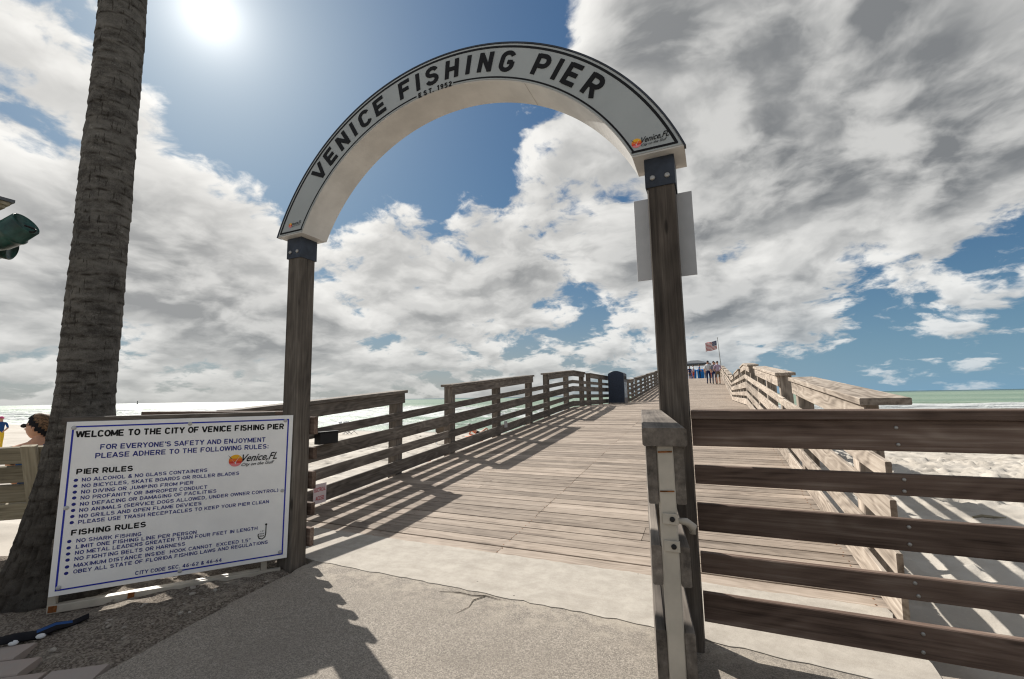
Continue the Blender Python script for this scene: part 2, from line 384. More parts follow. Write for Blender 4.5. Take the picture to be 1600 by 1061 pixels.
def tube(pts, r, seg=8):
    v, f = [], []; pts = [Vector(p) for p in pts]
    for i, p in enumerate(pts):
        t = (pts[min(i + 1, len(pts) - 1)] - pts[max(i - 1, 0)]).normalized()
        a = t.orthogonal().normalized() if abs(t.z) > .9 else t.cross(Vector((0, 0, 1))).normalized(); b_ = t.cross(a)
        rr = r[i] if isinstance(r, (list, tuple)) else r
        for k in range(seg): v.append(p + (a * cos(2 * pi * k / seg) + b_ * sin(2 * pi * k / seg)) * rr)
    for i in range(len(pts) - 1):
        for k in range(seg): f.append([i * seg + k, i * seg + (k + 1) % seg, (i + 1) * seg + (k + 1) % seg, (i + 1) * seg + k])
    f.append(list(range(seg - 1, -1, -1))); f.append([(len(pts) - 1) * seg + k for k in range(seg)])
    return v, f
def bolt(parent, p, nrm, r=0.011, mat='bolt_steel', name='bolt'):
    key = ('bolt', r, mat)
    if key not in CACHE:
        v, f = lathe([(r, 0), (r, r * .25), (r * .75, r * .55), (r * .3, r * .68)], 12)
        me = bpy.data.meshes.new('bolt'); me.from_pydata(v, [], f); me.materials.append(MATS[mat]); CACHE[key] = me
    x = Vector((0, 0, 1)) if abs(Vector(nrm).z) < .9 else Vector((1, 0, 0))
    return link(bpy.data.objects.new(name, CACHE[key]), parent, frame(p, x, nrm))
def gridmesh(name, xs, ys, Z, mat, attrs=None, **kw):
    nx, ny = len(xs), len(ys)
    X, Y = np.meshgrid(xs, ys)
    co = np.stack([X, Y, Z], -1).reshape(-1, 3).astype(np.float32)
    idx = np.arange(nx * ny).reshape(ny, nx)
    q4 = np.stack([idx[:-1, :-1], idx[:-1, 1:], idx[1:, 1:], idx[1:, :-1]], -1).reshape(-1, 4).astype(np.int32)
    me = bpy.data.meshes.new(name); me.vertices.add(len(co)); me.vertices.foreach_set('co', co.ravel())
    me.loops.add(q4.size); me.loops.foreach_set('vertex_index', q4.ravel())
    me.polygons.add(len(q4)); me.polygons.foreach_set('loop_start', np.arange(0, q4.size, 4, dtype=np.int32))
    me.polygons.foreach_set('use_smooth', np.ones(len(q4), dtype=bool))
    me.update(calc_edges=True); me.validate()
    for k, a in (attrs or {}).items():
        at_ = me.attributes.new(k, 'FLOAT', 'POINT'); at_.data.foreach_set('value', a.astype(np.float32).ravel())
    me.materials.append(MATS[mat])
    return link(bpy.data.objects.new(name, me), **kw)
def vnoise(X, Y, s, seed):
    """smooth value noise on arrays"""
    r = np.random.default_rng(seed).random((128, 128)); x = X * s; y = Y * s
    xi = np.floor(x).astype(int); yi = np.floor(y).astype(int); fx = x - xi; fy = y - yi
    fx = fx * fx * (3 - 2 * fx); fy = fy * fy * (3 - 2 * fy)
    a = r[yi % 128, xi % 128]; b_ = r[yi % 128, (xi + 1) % 128]; c_ = r[(yi + 1) % 128, xi % 128]; d_ = r[(yi + 1) % 128, (xi + 1) % 128]
    return (a * (1 - fx) + b_ * fx) * (1 - fy) + (c_ * (1 - fx) + d_ * fx) * fy - 0.5
def sstep(x, a, b):
    t = np.clip((x - a) / (b - a), 0, 1); return t * t * (3 - 2 * t)

# ------------------------------------------------------------------ ground, beach, sea
SLOPE = tan(radians(4.65))
Y0, Y1, Y2, Y3 = 3.2, 13.6, 24.2, 46.5
def dz_(y):
    if y < Y0: return 0.0
    if y < Y1: return (y - Y0) * SLOPE
    if y < Y2: return (Y1 - Y0) * SLOPE
    if y < Y3: return (Y1 - Y0 + y - Y2) * SLOPE
    return (Y1 - Y0 + Y3 - Y2) * SLOPE
ZF = dz_(20); SEA = -1.6
xs = np.concatenate([[-9000, -3000, -900, -300, -120, -60, -40, -30, -24, -20], np.arange(-17, 11.01, 0.075), [13, 16, 20, 26, 34, 50, 80, 160, 400, 1200, 9000]])
ys = np.concatenate([[-9000, -3000, -900, -200, -60, -25, -12, -7, -5, -4], np.arange(-3, 26.0, 0.085), np.arange(26, 40, 0.5), [42, 46, 52, 60]])
X, Y = np.meshgrid(xs, ys)
Z = -0.12 - 0.24 * sstep(Y, 2.2, 3.4) - 0.16 * sstep(Y, 4, 10) - 1.45 * sstep(Y, 8, 44) - 3 * sstep(Y, 36, 62)
fld = sstep(Y, 2.3, 3.6) + sstep(-X, 4.4, 5.4) ; fld = np.clip(fld, 0, 1) * (1 - sstep(Y, 25, 30)) * (1 - .6 * sstep(np.abs(X), 60, 300))
Zs = 0.10 * vnoise(X, Y, 0.35, 1) + 0.09 * vnoise(X, Y, 1.5, 2) + 0.03 * vnoise(X, Y, 3.3, 3) * (1 + 2 * vnoise(X, Y, .5, 4)) + 0.014 * vnoise(X, Y, 6.5, 9)
calm = 1 - .75 * sstep(X, .3, .9) * (1 - sstep(X, 4.5, 7)) * (1 - sstep(Y, 8, 12))
Z = Z + Zs * fld * calm
x0i, y0i = 10, 10; nxf, nyf = int(round(28 / 0.075)), int(round(29 / 0.085))
for _ in range(5000):                     # footprints
    px_, py_ = (rng.uniform(-16.5, 10.5), rng.uniform(2.6, 25)) if _ > 1500 else (rng.uniform(.9, 8), rng.uniform(2.4, 16))
    if -4.1 < px_ < 0.9 and py_ < 3.4: continue
    a = rng.uniform(0, pi); L_, w_ = rng.uniform(.09, .21), rng.uniform(.055, .12); dp = rng.uniform(.02, .065)
    if .8 < px_ < 5 and py_ < 9: dp *= .5
    ci = np.searchsorted(xs, px_); cj = np.searchsorted(ys, py_)
    sl_ = (slice(max(cj - 5, 0), cj + 6), slice(max(ci - 5, 0), ci + 6))
    ddx, ddy = X[sl_] - px_, Y[sl_] - py_
    uu = (ddx * cos(a) + ddy * sin(a)) / L_; vv = (-ddx * sin(a) + ddy * cos(a)) / w_
    r2 = uu * uu + vv * vv
    Z[sl_] += dp * (0.55 * np.exp(-((np.sqrt(r2) - 1.5) ** 2) * 3) - np.exp(-r2 * 1.1))
gridmesh('beach_sand', xs, ys, Z, 'sand', kind='structure', label='pale trampled beach sand on both sides of the pier')

xs = np.concatenate([[-9000, -4000, -1800, -900, -500, -300], np.arange(-200, 200.1, 1.3), [300, 500, 900, 1800, 4000, 9000]])
ys = np.concatenate([np.arange(27, 70, 0.45), np.arange(70, 130, 0.8), np.geomspace(131, 12000, 50)])
X, Y = np.meshgrid(xs, ys)
Z = np.full_like(X, SEA); foam = np.zeros_like(X)
Z += (0.10 * vnoise(X, Y, 0.09, 11) + 0.08 * vnoise(X, Y * 2.2, 0.22, 12)) * (Y < 400)
wob = 3.0 * vnoise(X, Y * 0, 0.03, 13) + 1.4 * vnoise(X, Y * 0, 0.12, 14)
for i, (yb, A, w, fw, fs) in enumerate(((33.5, .10, 1.2, 1.8, .75), (39, .35, 1.3, 2.6, .72), (46, .45, 1.6, 2.2, .60), (58, .55, 1.9, 3.6, .72), (71, .6, 2.1, 3.2, .62), (84, .8, 2.3, 6.0, .95), (100, .55, 2.6, 2.0, .45), (120, .5, 3, 2, .40))):
    c = yb + wob * (1 + .12 * i) + 4 * vnoise(X, Y * 0, 0.016, 20 + i)
    amp = 0.55 + 0.9 * (vnoise(X, Y * 0, 0.05, 40 + i) + .5)
    t = (Y - c) / w
    Z += A * amp * np.exp(-np.where(t < 0, t * t * 3.2, t * t))
    fm_ = fs * np.clip(amp, 0, 1.1) * np.exp(-np.where(Y < c, ((Y - c) / fw) ** 2, ((Y - c) / 0.9) ** 2))
    foam = np.maximum(foam, fm_)
foam = np.maximum(foam, 0.42 * (1 - sstep(Y, 31, 34)))
gridmesh('sea', xs, ys, Z, 'water', {'foam': foam}, kind='structure', label='milky green sea with breaking white surf')

def slab(name, poly, z, t, mat, seed=0, rough=0.0, **kw):
    """flat paving slab with an uneven outline"""
    rr = random.Random(seed); pts = []
    for i, (a, b_) in enumerate(zip(poly, poly[1:] + poly[:1])):
        L = hypot(b_[0] - a[0], b_[1] - a[1]); n = max(1, int(L / 0.06)) if rough and L < 12 else 1
        for k in range(n):
            j = 0 if k == 0 else rough
            pts.append((a[0] + (b_[0] - a[0]) * k / n + rr.uniform(-j, j), a[1] + (b_[1] - a[1]) * k / n + rr.uniform(-j, j)))
    n = len(pts)
    v = [(x, y, z) for x, y in pts] + [(x, y, z - t) for x, y in pts]
    f = [list(range(n))] + [[i, i + n, (i + 1) % n + n, (i + 1) % n] for i in range(n)]
    return meshobj(name, v, f, mat, **kw)
slab('asphalt_path', [(-2.80, 2.66), (-2.70, 1.95), (-2.60, 1.45), (-2.50, 1.05), (-2.35, 0.3), (-2.2, -9), (9, -9), (9, 2.30), (2.6, 2.48), (-0.5, 2.64)], 0.0, 0.11, 'asphalt', 3, 0.012, kind='structure')
slab('concrete_apron', [(-4.02, 2.60), (-2.82, 2.575), (-2.0, 2.56), (-0.5, 2.53), (0.78, 2.40), (0.78, 3.205), (-4.02, 3.205)], 0.004, 0.30, 'concrete', 5, 0.010, kind='structure')
# asphalt crack: a thin raised lip where the asphalt meets the concrete
pts = [(-1.62, 2.47, .003), (-1.50, 2.50, .005), (-1.40, 2.495, .004), (-1.33, 2.52, .005), (-1.22, 2.505, .004)]
meshobj('path_crack', *tube(pts, [.001, .0028, .002, .003, .001], 5), 'dirt', kind='structure')
meshobj('path_crack', *tube([(-1.33, 2.515, .004), (-1.37, 2.44, .004), (-1.35, 2.36, .003), (-1.38, 2.27, .002)], [.003, .0025, .0015, .0008], 5), 'dirt', kind='structure')

xs = np.arange(-5.6, -2.4, 0.03); ys = np.arange(0.2, 2.9, 0.03); X, Y = np.meshgrid(xs, ys)
edge = -2.80 + (2.54 - Y) * 0.155
Z = -0.008 + 0.03 * vnoise(X, Y, 4, 51) + 0.022 * vnoise(X, Y, 11, 52) + 0.016 * vnoise(X, Y, 25, 53)
Z -= 0.06 * sstep(X - edge, -0.10, 0.12); Z -= 0.05 * sstep(-Y, -1.22, -1.0) + .08 * sstep(-X, 4.9, 5.5)
gridmesh('dirt_bed', xs, ys, Z, 'dirt', kind='structure', label='dark crumbly soil around the palm and rules sign')

pv = meshobj('paver_path', [(-5.2, -1.5, -.03), (-2.30, -1.5, -.03), (-2.52, 1.13, -.03), (-3.1, 1.30, -.03), (-5.2, 0.95, -.03), (-5.2, -1.5, -.1), (-2.30, -1.5, -.1), (-2.52, 1.13, -.1), (-3.1, 1.30, -.1), (-5.2, 0.95, -.1)],
    [[0, 1, 2, 3, 4], [0, 5, 6, 1], [1, 6, 7, 2], [2, 7, 8, 3], [3, 8, 9, 4], [4, 9, 5, 0]], 'dirt', kind='structure')
ca, sa = cos(radians(38)), sin(radians(38))
for i in range(-16, 17):
    for j in range(-16, 17):
        lx, ly = i * 0.235 + (j % 2) * 0.117, j * 0.155
        x, y = -3.2 + lx * ca - ly * sa, 0.7 + lx * sa + ly * ca
        if not (-5.0 < x < -2.62 - (1.1 - y) * -.08 and -1.2 < y < 1.16 + min(0, (x + 3.1)) * 0.1): continue
        if x < -4.2 or y < -0.3: continue
        ob = board('paver', pv, (x - .108 * ca, y - .108 * sa, -.022), (x + .108 * ca, y + .108 * sa, -.022 + random.uniform(-.004, .004)), .143, .05, (0, 0, 1), 'paver', .006)

# ------------------------------------------------------------------ pier deck
XL, XR = -4.03, 0.80
base_v, base_f = [], []
def addbox(V, Fc, a, b_, c_, d_, lo, hi):
    pass
def prism(V, Fc, pts2, x0, x1):
    """extrude a (y,z) outline from x0 to x1"""
    n = len(pts2); k = len(V)
    V += [(x0, y, z) for y, z in pts2] + [(x1, y, z) for y, z in pts2]
    Fc += [[k + i, k + (i + 1) % n, k + n + (i + 1) % n, k + n + i] for i in range(n)] + [[k + i for i in range(n)][::-1], [k + n + i for i in range(n)]]
YE = 130.0
line = [(Y0, 0), (Y1, ZF), (Y2, ZF), (Y3, dz_(Y3)), (YE, dz_(YE))]
out = [(y, z - .046) for y, z in line] + [(y, z - .30) for y, z in line[::-1]]
for xc in (-3.98, -2.8, -1.6, -0.4, 0.74): prism(base_v, base_f, out, xc - .04, xc + .04)
deck = meshobj('pier_deck', base_v, base_f, 'rail_wood', kind='structure', label='weathered plank deck of the pier rising in two ramps')
PITCH, PW = 0.143, 0.1345
y = Y0 + PW / 2; row = 0
while y < Y1:
    split = random.choice((-2.6, -1.6, -0.6))
    z = (y - Y0) * SLOPE - 0.02 + random.uniform(-.0015, .0015)
    up = Vector((0, 1, SLOPE))
    for a, b_ in ((XL, split - .002), (split + .002, XR)):
        board('plank', deck, (a, y, z), (b_, y, z), 0.04, PW, up, 'deck_wood', .003)
    y += PITCH; row += 1
V, Fc = [], []
while y < 110:
    s_ = SLOPE if Y2 < y < Y3 else 0.0; z = dz_(y); h_ = PW / 2
    prism(V, Fc, [(y - h_, z - s_ * h_), (y - h_, z - s_ * h_ - .04), (y + h_, z + s_ * h_ - .04), (y + h_, z + s_ * h_)], XL, XR)
    y += PITCH
meshobj('far_planking', V, Fc, 'deck_wood', deck, kind='stuff')
V, Fc = [], []
for r_ in range(row):
    yc = Y0 + PW / 2 + r_ * PITCH
    for xc in (-3.98, -2.8, -1.6, -0.4, 0.74):
        for o_ in (-.038, .038):
            k0 = len(V); yq = yc + o_ + random.uniform(-.005, .005); xq = xc + random.uniform(-.012, .012)
            V += [(xq + .0055 * cos(j_ * pi / 3), yq + .0055 * sin(j_ * pi / 3), (yq - Y0) * SLOPE + .0022 + .0055 * sin(j_ * pi / 3) * SLOPE) for j_ in range(6)]; Fc.append([k0 + j_ for j_ in range(6)])
meshobj('screw_heads', V, Fc, 'rust', deck, kind='stuff')
for yy_ in (7.0, 10.5, 14, 18, 22, 26, 30.5, 35, 40, 46, 54, 64, 76, 90, 104, 120):          # piles and cross beams under the pier
    for xx in (-3.7, 0.45):
        v, f = lathe([(.16, -4.2), (.15, dz_(yy_) - .56)], 14); meshobj('pile', v, f, 'rail_wood', deck, Matrix.Translation((xx, yy_, 0)))
    board('cross_beam', deck, (-4.1, yy_, dz_(yy_) - .43), (0.9, yy_, dz_(yy_) - .43), .2, .25, (0, 0, 1), 'rail_wood')

# ------------------------------------------------------------------ railings along the ramp
dz0_ = dz_
PROF = [(0.025, 0.188), (0.268, 0.388), (0.482, 0.645), (0.736, 0.84)]
def railing(x_in, sgn, notches, label, y_start, first=None, wm='rail_wood'):
    def dz_(y): return (y - Y0) * SLOPE if y < Y1 else dz0_(y)
    """x_in = deck-side face; sgn = +1 when posts stand on the +x side"""
    t = thing('pier_railing', (x_in, y_start, 0), label, 'railing', 'railings along the pier')
    xb = x_in + sgn * .015; xp = x_in + sgn * .1
    brk = sorted({y_start, Y1, Y2, Y3, 100.0})
    def pieces(a, b_, step):
        res = []
        for s0, s1 in zip(brk, brk[1:]):
            lo, hi = max(a, s0), min(b_, s1)
            if hi - lo < 0.05: continue
            n = max(1, round((hi - lo) / step)); res += [(lo + (hi - lo) * k / n, lo + (hi - lo) * (k + 1) / n) for k in range(n)]
        return res
    for a, b_ in pieces(y_start, 100.0, 3.3):
        za, zb = dz_(a), dz_(b_)
        for h0, h1 in PROF:
            hm = (h0 + h1) / 2; j = random.uniform(-.004, .004)
            board('rail_board', t, (xb, a + .002, za + hm + j), (xb, b_ - .002, zb + hm + j + random.uniform(-.004, .004)), .028, h1 - h0, (0, 0, 1), wm)
    edges = [y_start + (.25 if first else 0)] + [e for n in notches for e in n] + [100.0]
    posts = []
    for k in range(0, len(edges), 2):
        a, b_ = edges[k], edges[k + 1]
        for s0, s1 in pieces(a, b_, 4.0):
            za, zb = dz_(s0), dz_(s1)
            board('top_board', t, (xb, s0 + .002, za + 1.03), (xb, s1 - .002, zb + 1.03), .028, .138, (0, 0, 1), wm)
            board('rail_cap', t, (x_in + sgn * .095, s0 - (.03 if s0 == a else -.002), za + 1.121), (x_in + sgn * .095, s1 + (.03 if s1 == b_ else -.002), zb + 1.121), .236, .04, (0, 0, 1), wm)
        n = max(1, round((b_ - a) / 1.75)); posts += [a + .075 + (b_ - a - .15) * k2 / n for k2 in range(n + 1)]
    if first: posts[0] = first
    for yp in posts:
        if yp > 60: continue
        z = dz_(yp)
        board('post', t, (xp, yp, z - .42), (xp, yp, z + 1.098), .138, .138, (0, 1, 0), wm, .006)
    return t, posts
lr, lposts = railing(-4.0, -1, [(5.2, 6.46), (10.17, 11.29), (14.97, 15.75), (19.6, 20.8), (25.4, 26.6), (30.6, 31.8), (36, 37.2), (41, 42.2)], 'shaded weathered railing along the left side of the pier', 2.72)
rr_, rposts = railing(0.78, +1, [(5.75, 6.9), (10.3, 11.9), (15.4, 16.6), (20.2, 21.4), (26.4, 27.6), (31.6, 32.8), (37, 38.2), (42, 43.2)], 'sunlit weathered railing along the right side of the pier', 2.95, 3.63, 'rail_wood_sunlit')

# ------------------------------------------------------------------ fences beside the gateway
FPROF = [(0.115, 0.243, 0), (0.335, 0.425, 0), (0.525, 0.652, 0), (0.745, 0.832, 0), (0.926, 1.056, 0)]
def fence(x0, x1, y, label, posts, boltx, capw=.21, capx=None):
    t = thing('wooden_fence', ((x0 + x1) / 2, y, 0), label, 'fence', 'fences beside the gateway')
    for h0, h1, _ in FPROF:
        board('fence_board', t, (x0, y + .02, (h0 + h1) / 2), (x1, y + .02, (h0 + h1) / 2 + random.uniform(-.004, .004)), .036, h1 - h0, (0, 0, 1), 'fence_wood')
        for bx in boltx:
            for q_ in (.22, .76): bolt(t, (bx + random.uniform(-.004, .004), y + .002, h0 + (h1 - h0) * q_), (0, -1, 0), .0075)
    board('fence_cap', t, (x0, y - .02 + capw / 2, 1.077), (capx or x1, y - .02 + capw / 2, 1.077), capw, .042, (0, 0, 1), 'fence_wood')
    for xp in posts: board('post', t, (xp, y + .108, -.35), (xp, y + .108, 1.056), .138, .138, (1, 0, 0), 'fence_wood', .006)
    return t
rf = fence(-0.112, 4.2, 2.42, 'dark brown horizontal board fence right of the arch', [2.2, 3.9], [0.695, 2.25])
lf = fence(-5.02, -2.775, 2.511, 'board fence half hidden behind the welcome sign', [-4.85, -3.55], [], .10, -2.95)

# ------------------------------------------------------------------ entrance arch
AX, AZ, RO, RI = -1.534, 1.870, 1.586, 1.3455
YF, YB, ZB = 2.31, 2.545, 2.437
arch = thing('entrance_arch', (AX, 2.44, 0), 'white arched entrance sign on two tall timber posts', 'arch')
def arc_pts(r, z_cut, n):
    a = math.acos((z_cut - AZ) / r); return [(AX + r * sin(-a + 2 * a * k / n), AZ + r * cos(-a + 2 * a * k / n)) for k in range(n + 1)]
N = 72
oo, ii = arc_pts(RO, ZB, N), arc_pts(RI, ZB, N)
V = [(x, YF, z) for x, z in oo] + [(x, YF, z) for x, z in ii] + [(x, YB, z) for x, z in oo] + [(x, YB, z) for x, z in ii]
n = N + 1; Fc = []
for k in range(N):
    Fc += [[k, n + k, n + k + 1, k + 1], [2 * n + k, 2 * n + k + 1, 3 * n + k + 1, 3 * n + k], [k, k + 1, 2 * n + k + 1, 2 * n + k], [n + k, 3 * n + k, 3 * n + k + 1, n + k + 1]]
Fc += [[0, 2 * n, 3 * n, n], [N, n + N, 3 * n + N, 2 * n + N]]
beam = meshobj('arch_beam', V, Fc, 'arch_cream', arch)
def band(name, r0_, r1_, z0, y, mat, a0=None, a1=None, thick=.004, nseg=N, par=None):
    A0 = -math.acos(min(1, (z0 - AZ) / r1_)) if a0 is None else radians(a0); A1 = -A0 if a1 is None else radians(a1)
    V, Fc = [], []
    for k in range(nseg + 1):
        t = k / nseg
        for r in (r0_, r1_):
            if a0 is None: a = math.acos((z0 - AZ) / r) * (2 * t - 1)
            else: a = A0 + (A1 - A0) * t
            x, z = AX + r * sin(a), AZ + r * cos(a)
            V += [(x, y, z), (x, y - thick, z)]
    for k in range(nseg):
        i = k * 4; j = i + 4
        Fc += [[i + 1, i + 3, j + 3, j + 1], [i, j, j + 2, i + 2], [i, i + 1, j + 1, j], [i + 2, j + 2, j + 3, i + 3]]
    e = nseg * 4; Fc += [[0, 2, 3, 1], [e, e + 1, e + 3, e + 2]]
    return meshobj(name, V, Fc, mat, par or beam)
for sa_deg in (27.0,):
    a = radians(sa_deg); pa = Vector((AX + (RI - .0005) * sin(a), YF + .004, AZ + (RI - .0005) * cos(a)))
    board('panel_seam', beam, pa, pa + Vector((0, YB - YF - .008, 0)), .002, .0012, (sin(a), 0, cos(a)), 'concrete_rough', .0003)
band('face_panel', RI + .006, RO - .006, ZB + .008, YF - .0005, 'arch_face')
yf = YF - .0045
band('border_line', RO - .031, RO - .017, ZB + .03, yf, 'ink_black', thick=.0015)
a_in = math.degrees(math.acos((ZB + .03 - AZ) / (RI + .02)))
band('border_line', RI + .014, RI + .024, 0, yf, 'ink_black', -a_in, -7.6, .0015, 40)
band('border_line', RI + .014, RI + .024, 0, yf, 'ink_black', 4.6, a_in, .0015, 40)
for sg in (-1, 1):
    xi = AX + sg * (RI + .012) * sin(math.acos((ZB + .03 - AZ) / (RI + .012))); xo = AX + sg * (RO - .016) * sin(math.acos((ZB + .03 - AZ) / (RO - .016)))
    board('border_line', beam, (min(xi, xo), yf - .0012, ZB + .024), (max(xi, xo), yf - .0012, ZB + .024), .0024, .012, (0, 0, 1), 'ink_black', .0003)
# thin dark trim along the face's edges
band('edge_trim', RO - .002, RO + .007, ZB, YF + .035, 'steel_navy', thick=.042)

def arcp(cx_, cy_, rx, ry, a0, a1, n=10): return [(cx_ + rx * cos(radians(a0 + (a1 - a0) * k / n)), cy_ + ry * sin(radians(a0 + (a1 - a0) * k / n))) for k in range(n + 1)]
GL = {  # stroke letters in a box 0.62 wide, 1 high
    'V': [[(0.0, 1), (.31, 0)], [(.62, 1), (.31, 0)]], 'E': [[(.08, 0), (.08, 1)], [(.08, .92), (.6, .92)], [(.08, .5), (.54, .5)], [(.08, .08), (.6, .08)]],
    'N': [[(.08, 0), (.08, 1)], [(.08, .95), (.56, .05)], [(.56, 0), (.56, 1)]], 'I': [[(.31, 0), (.31, 1)]],
    'C': [arcp(.32, .68, .25, .25, 20, 180) + arcp(.32, .32, .25, .25, 180, 340)], 'F': [[(.08, 0), (.08, 1)], [(.08, .92), (.6, .92)], [(.08, .48), (.52, .48)]],
    'S': [arcp(.31, .72, .24, .21, 20, 250, 9) + arcp(.31, .29, .25, .22, 70, -160, 9)], 'H': [[(.08, 0), (.08, 1)], [(.56, 0), (.56, 1)], [(.08, .5), (.56, .5)]],
    'G': [arcp(.32, .68, .25, .25, 25, 180) + arcp(.32, .32, .25, .25, 180, 360) + [(.57, .48)], [(.57, .46), (.34, .46)]],
    'P': [[(.08, 0), (.08, 1)], [(.08, .92), (.36, .92)] + arcp(.36, .68, .22, .24, 85, -85, 8) + [(.08, .44)]],
    'R': [[(.08, 0), (.08, 1)], [(.08, .92), (.36, .92)] + arcp(.36, .69, .22, .23, 85, -85, 8) + [(.08, .46)], [(.32, .44), (.58, 0)]],
    'T': [[(.31, 0), (.31, 1)], [(.02, .92), (.6, .92)]], '1': [[(.36, 0), (.36, 1)], [(.36, .95), (.14, .76)]], '.': [[(.12, 0), (.12, .17)]],
    '9': [arcp(.31, .7, .22, .22, 0, 360, 14), [(.53, .7), (.5, .4), (.26, 0)]], '5': [[(.55, .92), (.14, .92), (.12, .55), (.3, .6)] + arcp(.31, .3, .24, .27, 80, -150, 9)],
    '2': [arcp(.31, .7, .23, .22, 170, -20, 8) + [(.1, .08)], [(.08, .08), (.58, .08)]],
}
GL.update({
    'A': [[(0.0, 0), (.31, 1)], [(.62, 0), (.31, 1)], [(.12, .3), (.5, .3)]], 'B': [[(.08, 0), (.08, 1)], [(.08, .92), (.34, .92)] + arcp(.36, .72, .19, .20, 85, -85, 6) + [(.08, .52)], [(.34, .52)] + arcp(.36, .30, .22, .22, 85, -85, 6) + [(.08, .08)]],
    'D': [[(.08, 0), (.08, 1)], [(.08, .92), (.26, .92)] + arcp(.28, .5, .29, .42, 85, -85, 10) + [(.08, .08)]], 'J': [[(.5, 1), (.5, .32)] + arcp(.28, .32, .22, .24, -5, -170, 8)],
    'K': [[(.08, 0), (.08, 1)], [(.58, .98), (.12, .42)], [(.25, .56), (.6, .02)]], 'L': [[(.08, 0), (.08, 1)], [(.08, .08), (.58, .08)]], 'M': [[(.05, 0), (.05, 1)], [(.05, .95), (.37, .15)], [(.37, .15), (.69, .95)], [(.69, 1), (.69, 0)]],
    'O': [arcp(.33, .5, .27, .42, 90, 450, 20)], 'Q': [arcp(.33, .5, .27, .42, 90, 450, 20), [(.38, .25), (.62, 0)]], 'U': [[(.08, 1), (.08, .32)] + arcp(.32, .32, .24, .24, 180, 360, 10) + [(.56, 1)]],
    'W': [[(.0, 1), (.2, .04)], [(.2, .04), (.42, .96)], [(.42, .96), (.64, .04)], [(.64, .04), (.84, 1)]], 'X': [[(.02, 0), (.6, 1)], [(.02, 1), (.6, 0)]], 'Y': [[(.02, 1), (.31, .48)], [(.6, 1), (.31, .48)], [(.31, .5), (.31, 0)]],
    'Z': [[(.04, .92), (.58, .92)], [(.55, .9), (.07, .1)], [(.04, .08), (.58, .08)]], '4': [[(.44, 0), (.44, 1)], [(.44, .97), (.06, .3)], [(.06, .27), (.6, .27)]],
    '6': [arcp(.31, .3, .22, .22, 0, 360, 14), [(.09, .3), (.16, .62), (.44, 1)]], ',': [[(.14, .14), (.08, -.14)]], ':': [[(.12, .02), (.12, .2)], [(.12, .5), (.12, .68)]], "'": [[(.1, 1), (.1, .68)]],
    '"': [[(.08, 1), (.08, .68)], [(.28, 1), (.28, .68)]], '-': [[(.05, .42), (.35, .42)]], '(': [arcp(.36, .45, .26, .62, 120, 240, 8)], ')': [arcp(-.06, .45, .26, .62, 60, -60, 8)],
    '&': [[(.62, .02), (.18, .62)] + arcp(.31, .78, .15, .15, 200, -20, 7) + [(.16, .42)] + arcp(.27, .26, .2, .2, 150, 290, 7) + [(.58, .42)]]})
ADV = {'I': .32, '1': .5, '.': .3, ',': .3, ':': .3, "'": .26, '"': .44, '-': .46, '(': .36, ')': .36, 'M': .84, 'W': .92, ' ': .36, 'L': .70}
OFF = {'I': -.15, '1': -.04}
def stroke_line(name, txt, parent, M, x0, x1, z, cap, mat, sw, y, rise):
    wid = sum(ADV.get(c, .76) for c in txt) - .12; kx = (x1 - x0) / wid; V, Fc = [], []; cur = 0; si = 0
    for ch in txt:
        if ch != ' ':
            for pts in GL[ch]:
                hw = sw / 2; asp = kx / cap
                L, R_ = strip([(a * asp, b_) for a, b_ in pts], hw); n_ = len(L); k = len(V); si += 1
                for a in L + R_:
                    u = x0 + (cur + OFF.get(ch, 0)) * kx + a.x * cap; V.append((u, y - .00022 * (si % 5), z + a.y * cap + rise * (u - x0)))
                Fc += [[k + i, k + n_ + i, k + n_ + i + 1, k + i + 1] for i in range(n_ - 1)]
        cur += ADV.get(ch, .76)
    return meshobj(name, V, Fc, mat, parent, M, kind='stuff')
def strip(pts, w):
    L, R_ = [], []
    for i, p in enumerate(pts):
        a = Vector(pts[max(i - 1, 0)]); c = Vector(pts[min(i + 1, len(pts) - 1)]); p = Vector(p)
        d0 = (p - a).normalized() if i else (c - p).normalized(); d1_ = (c - p).normalized() if i < len(pts) - 1 else d0
        t = (d0 + d1_).normalized(); nn = Vector((-t.y, t.x)); k = w / max(.6, nn.dot(Vector((-d0.y, d0.x))))
        L.append(p + nn * k); R_.append(p - nn * k)
    return L, R_
def glyph(name, ch, h, wx, sw, cx_, cz_, ang, y, mat, parent, depth=.004):
    """a stroke letter centred on (cx_,cz_) in the plane y, turned clockwise by ang"""
    V, Fc = [], []
    ca_, sa_ = cos(ang), sin(ang)
    for si, pts in enumerate(GL[ch]):
        L, R_ = strip(pts, sw / 2); k = len(V); n_ = len(L); dd = depth + si * .0007
        for yy_ in (y, y - dd):
            for a in L + R_:
                lx, lz = (a.x - .31) * wx, (a.y - .5) * h
                V.append((cx_ + lx * ca_ + lz * sa_, yy_, cz_ - lx * sa_ + lz * ca_))
        m_ = 2 * n_
        for i in range(n_ - 1):
            Fc += [[k + m_ + i, k + m_ + i + 1, k + m_ + n_ + i + 1, k + m_ + n_ + i], [k + i, k + i + 1, k + m_ + i + 1, k + m_ + i], [k + n_ + i, k + m_ + n_ + i, k + m_ + n_ + i + 1, k + n_ + i + 1]]
        Fc += [[k, k + m_, k + m_ + n_, k + n_], [k + n_ - 1, k + m_ - 1, k + 2 * m_ - 1, k + m_ + n_ - 1]]
    o = meshobj(name, V, Fc, mat, parent)
    bm = bmesh.new(); bm.from_mesh(o.data); bmesh.ops.recalc_face_normals(bm, faces=bm.faces); bm.to_mesh(o.data); bm.free()
    return o
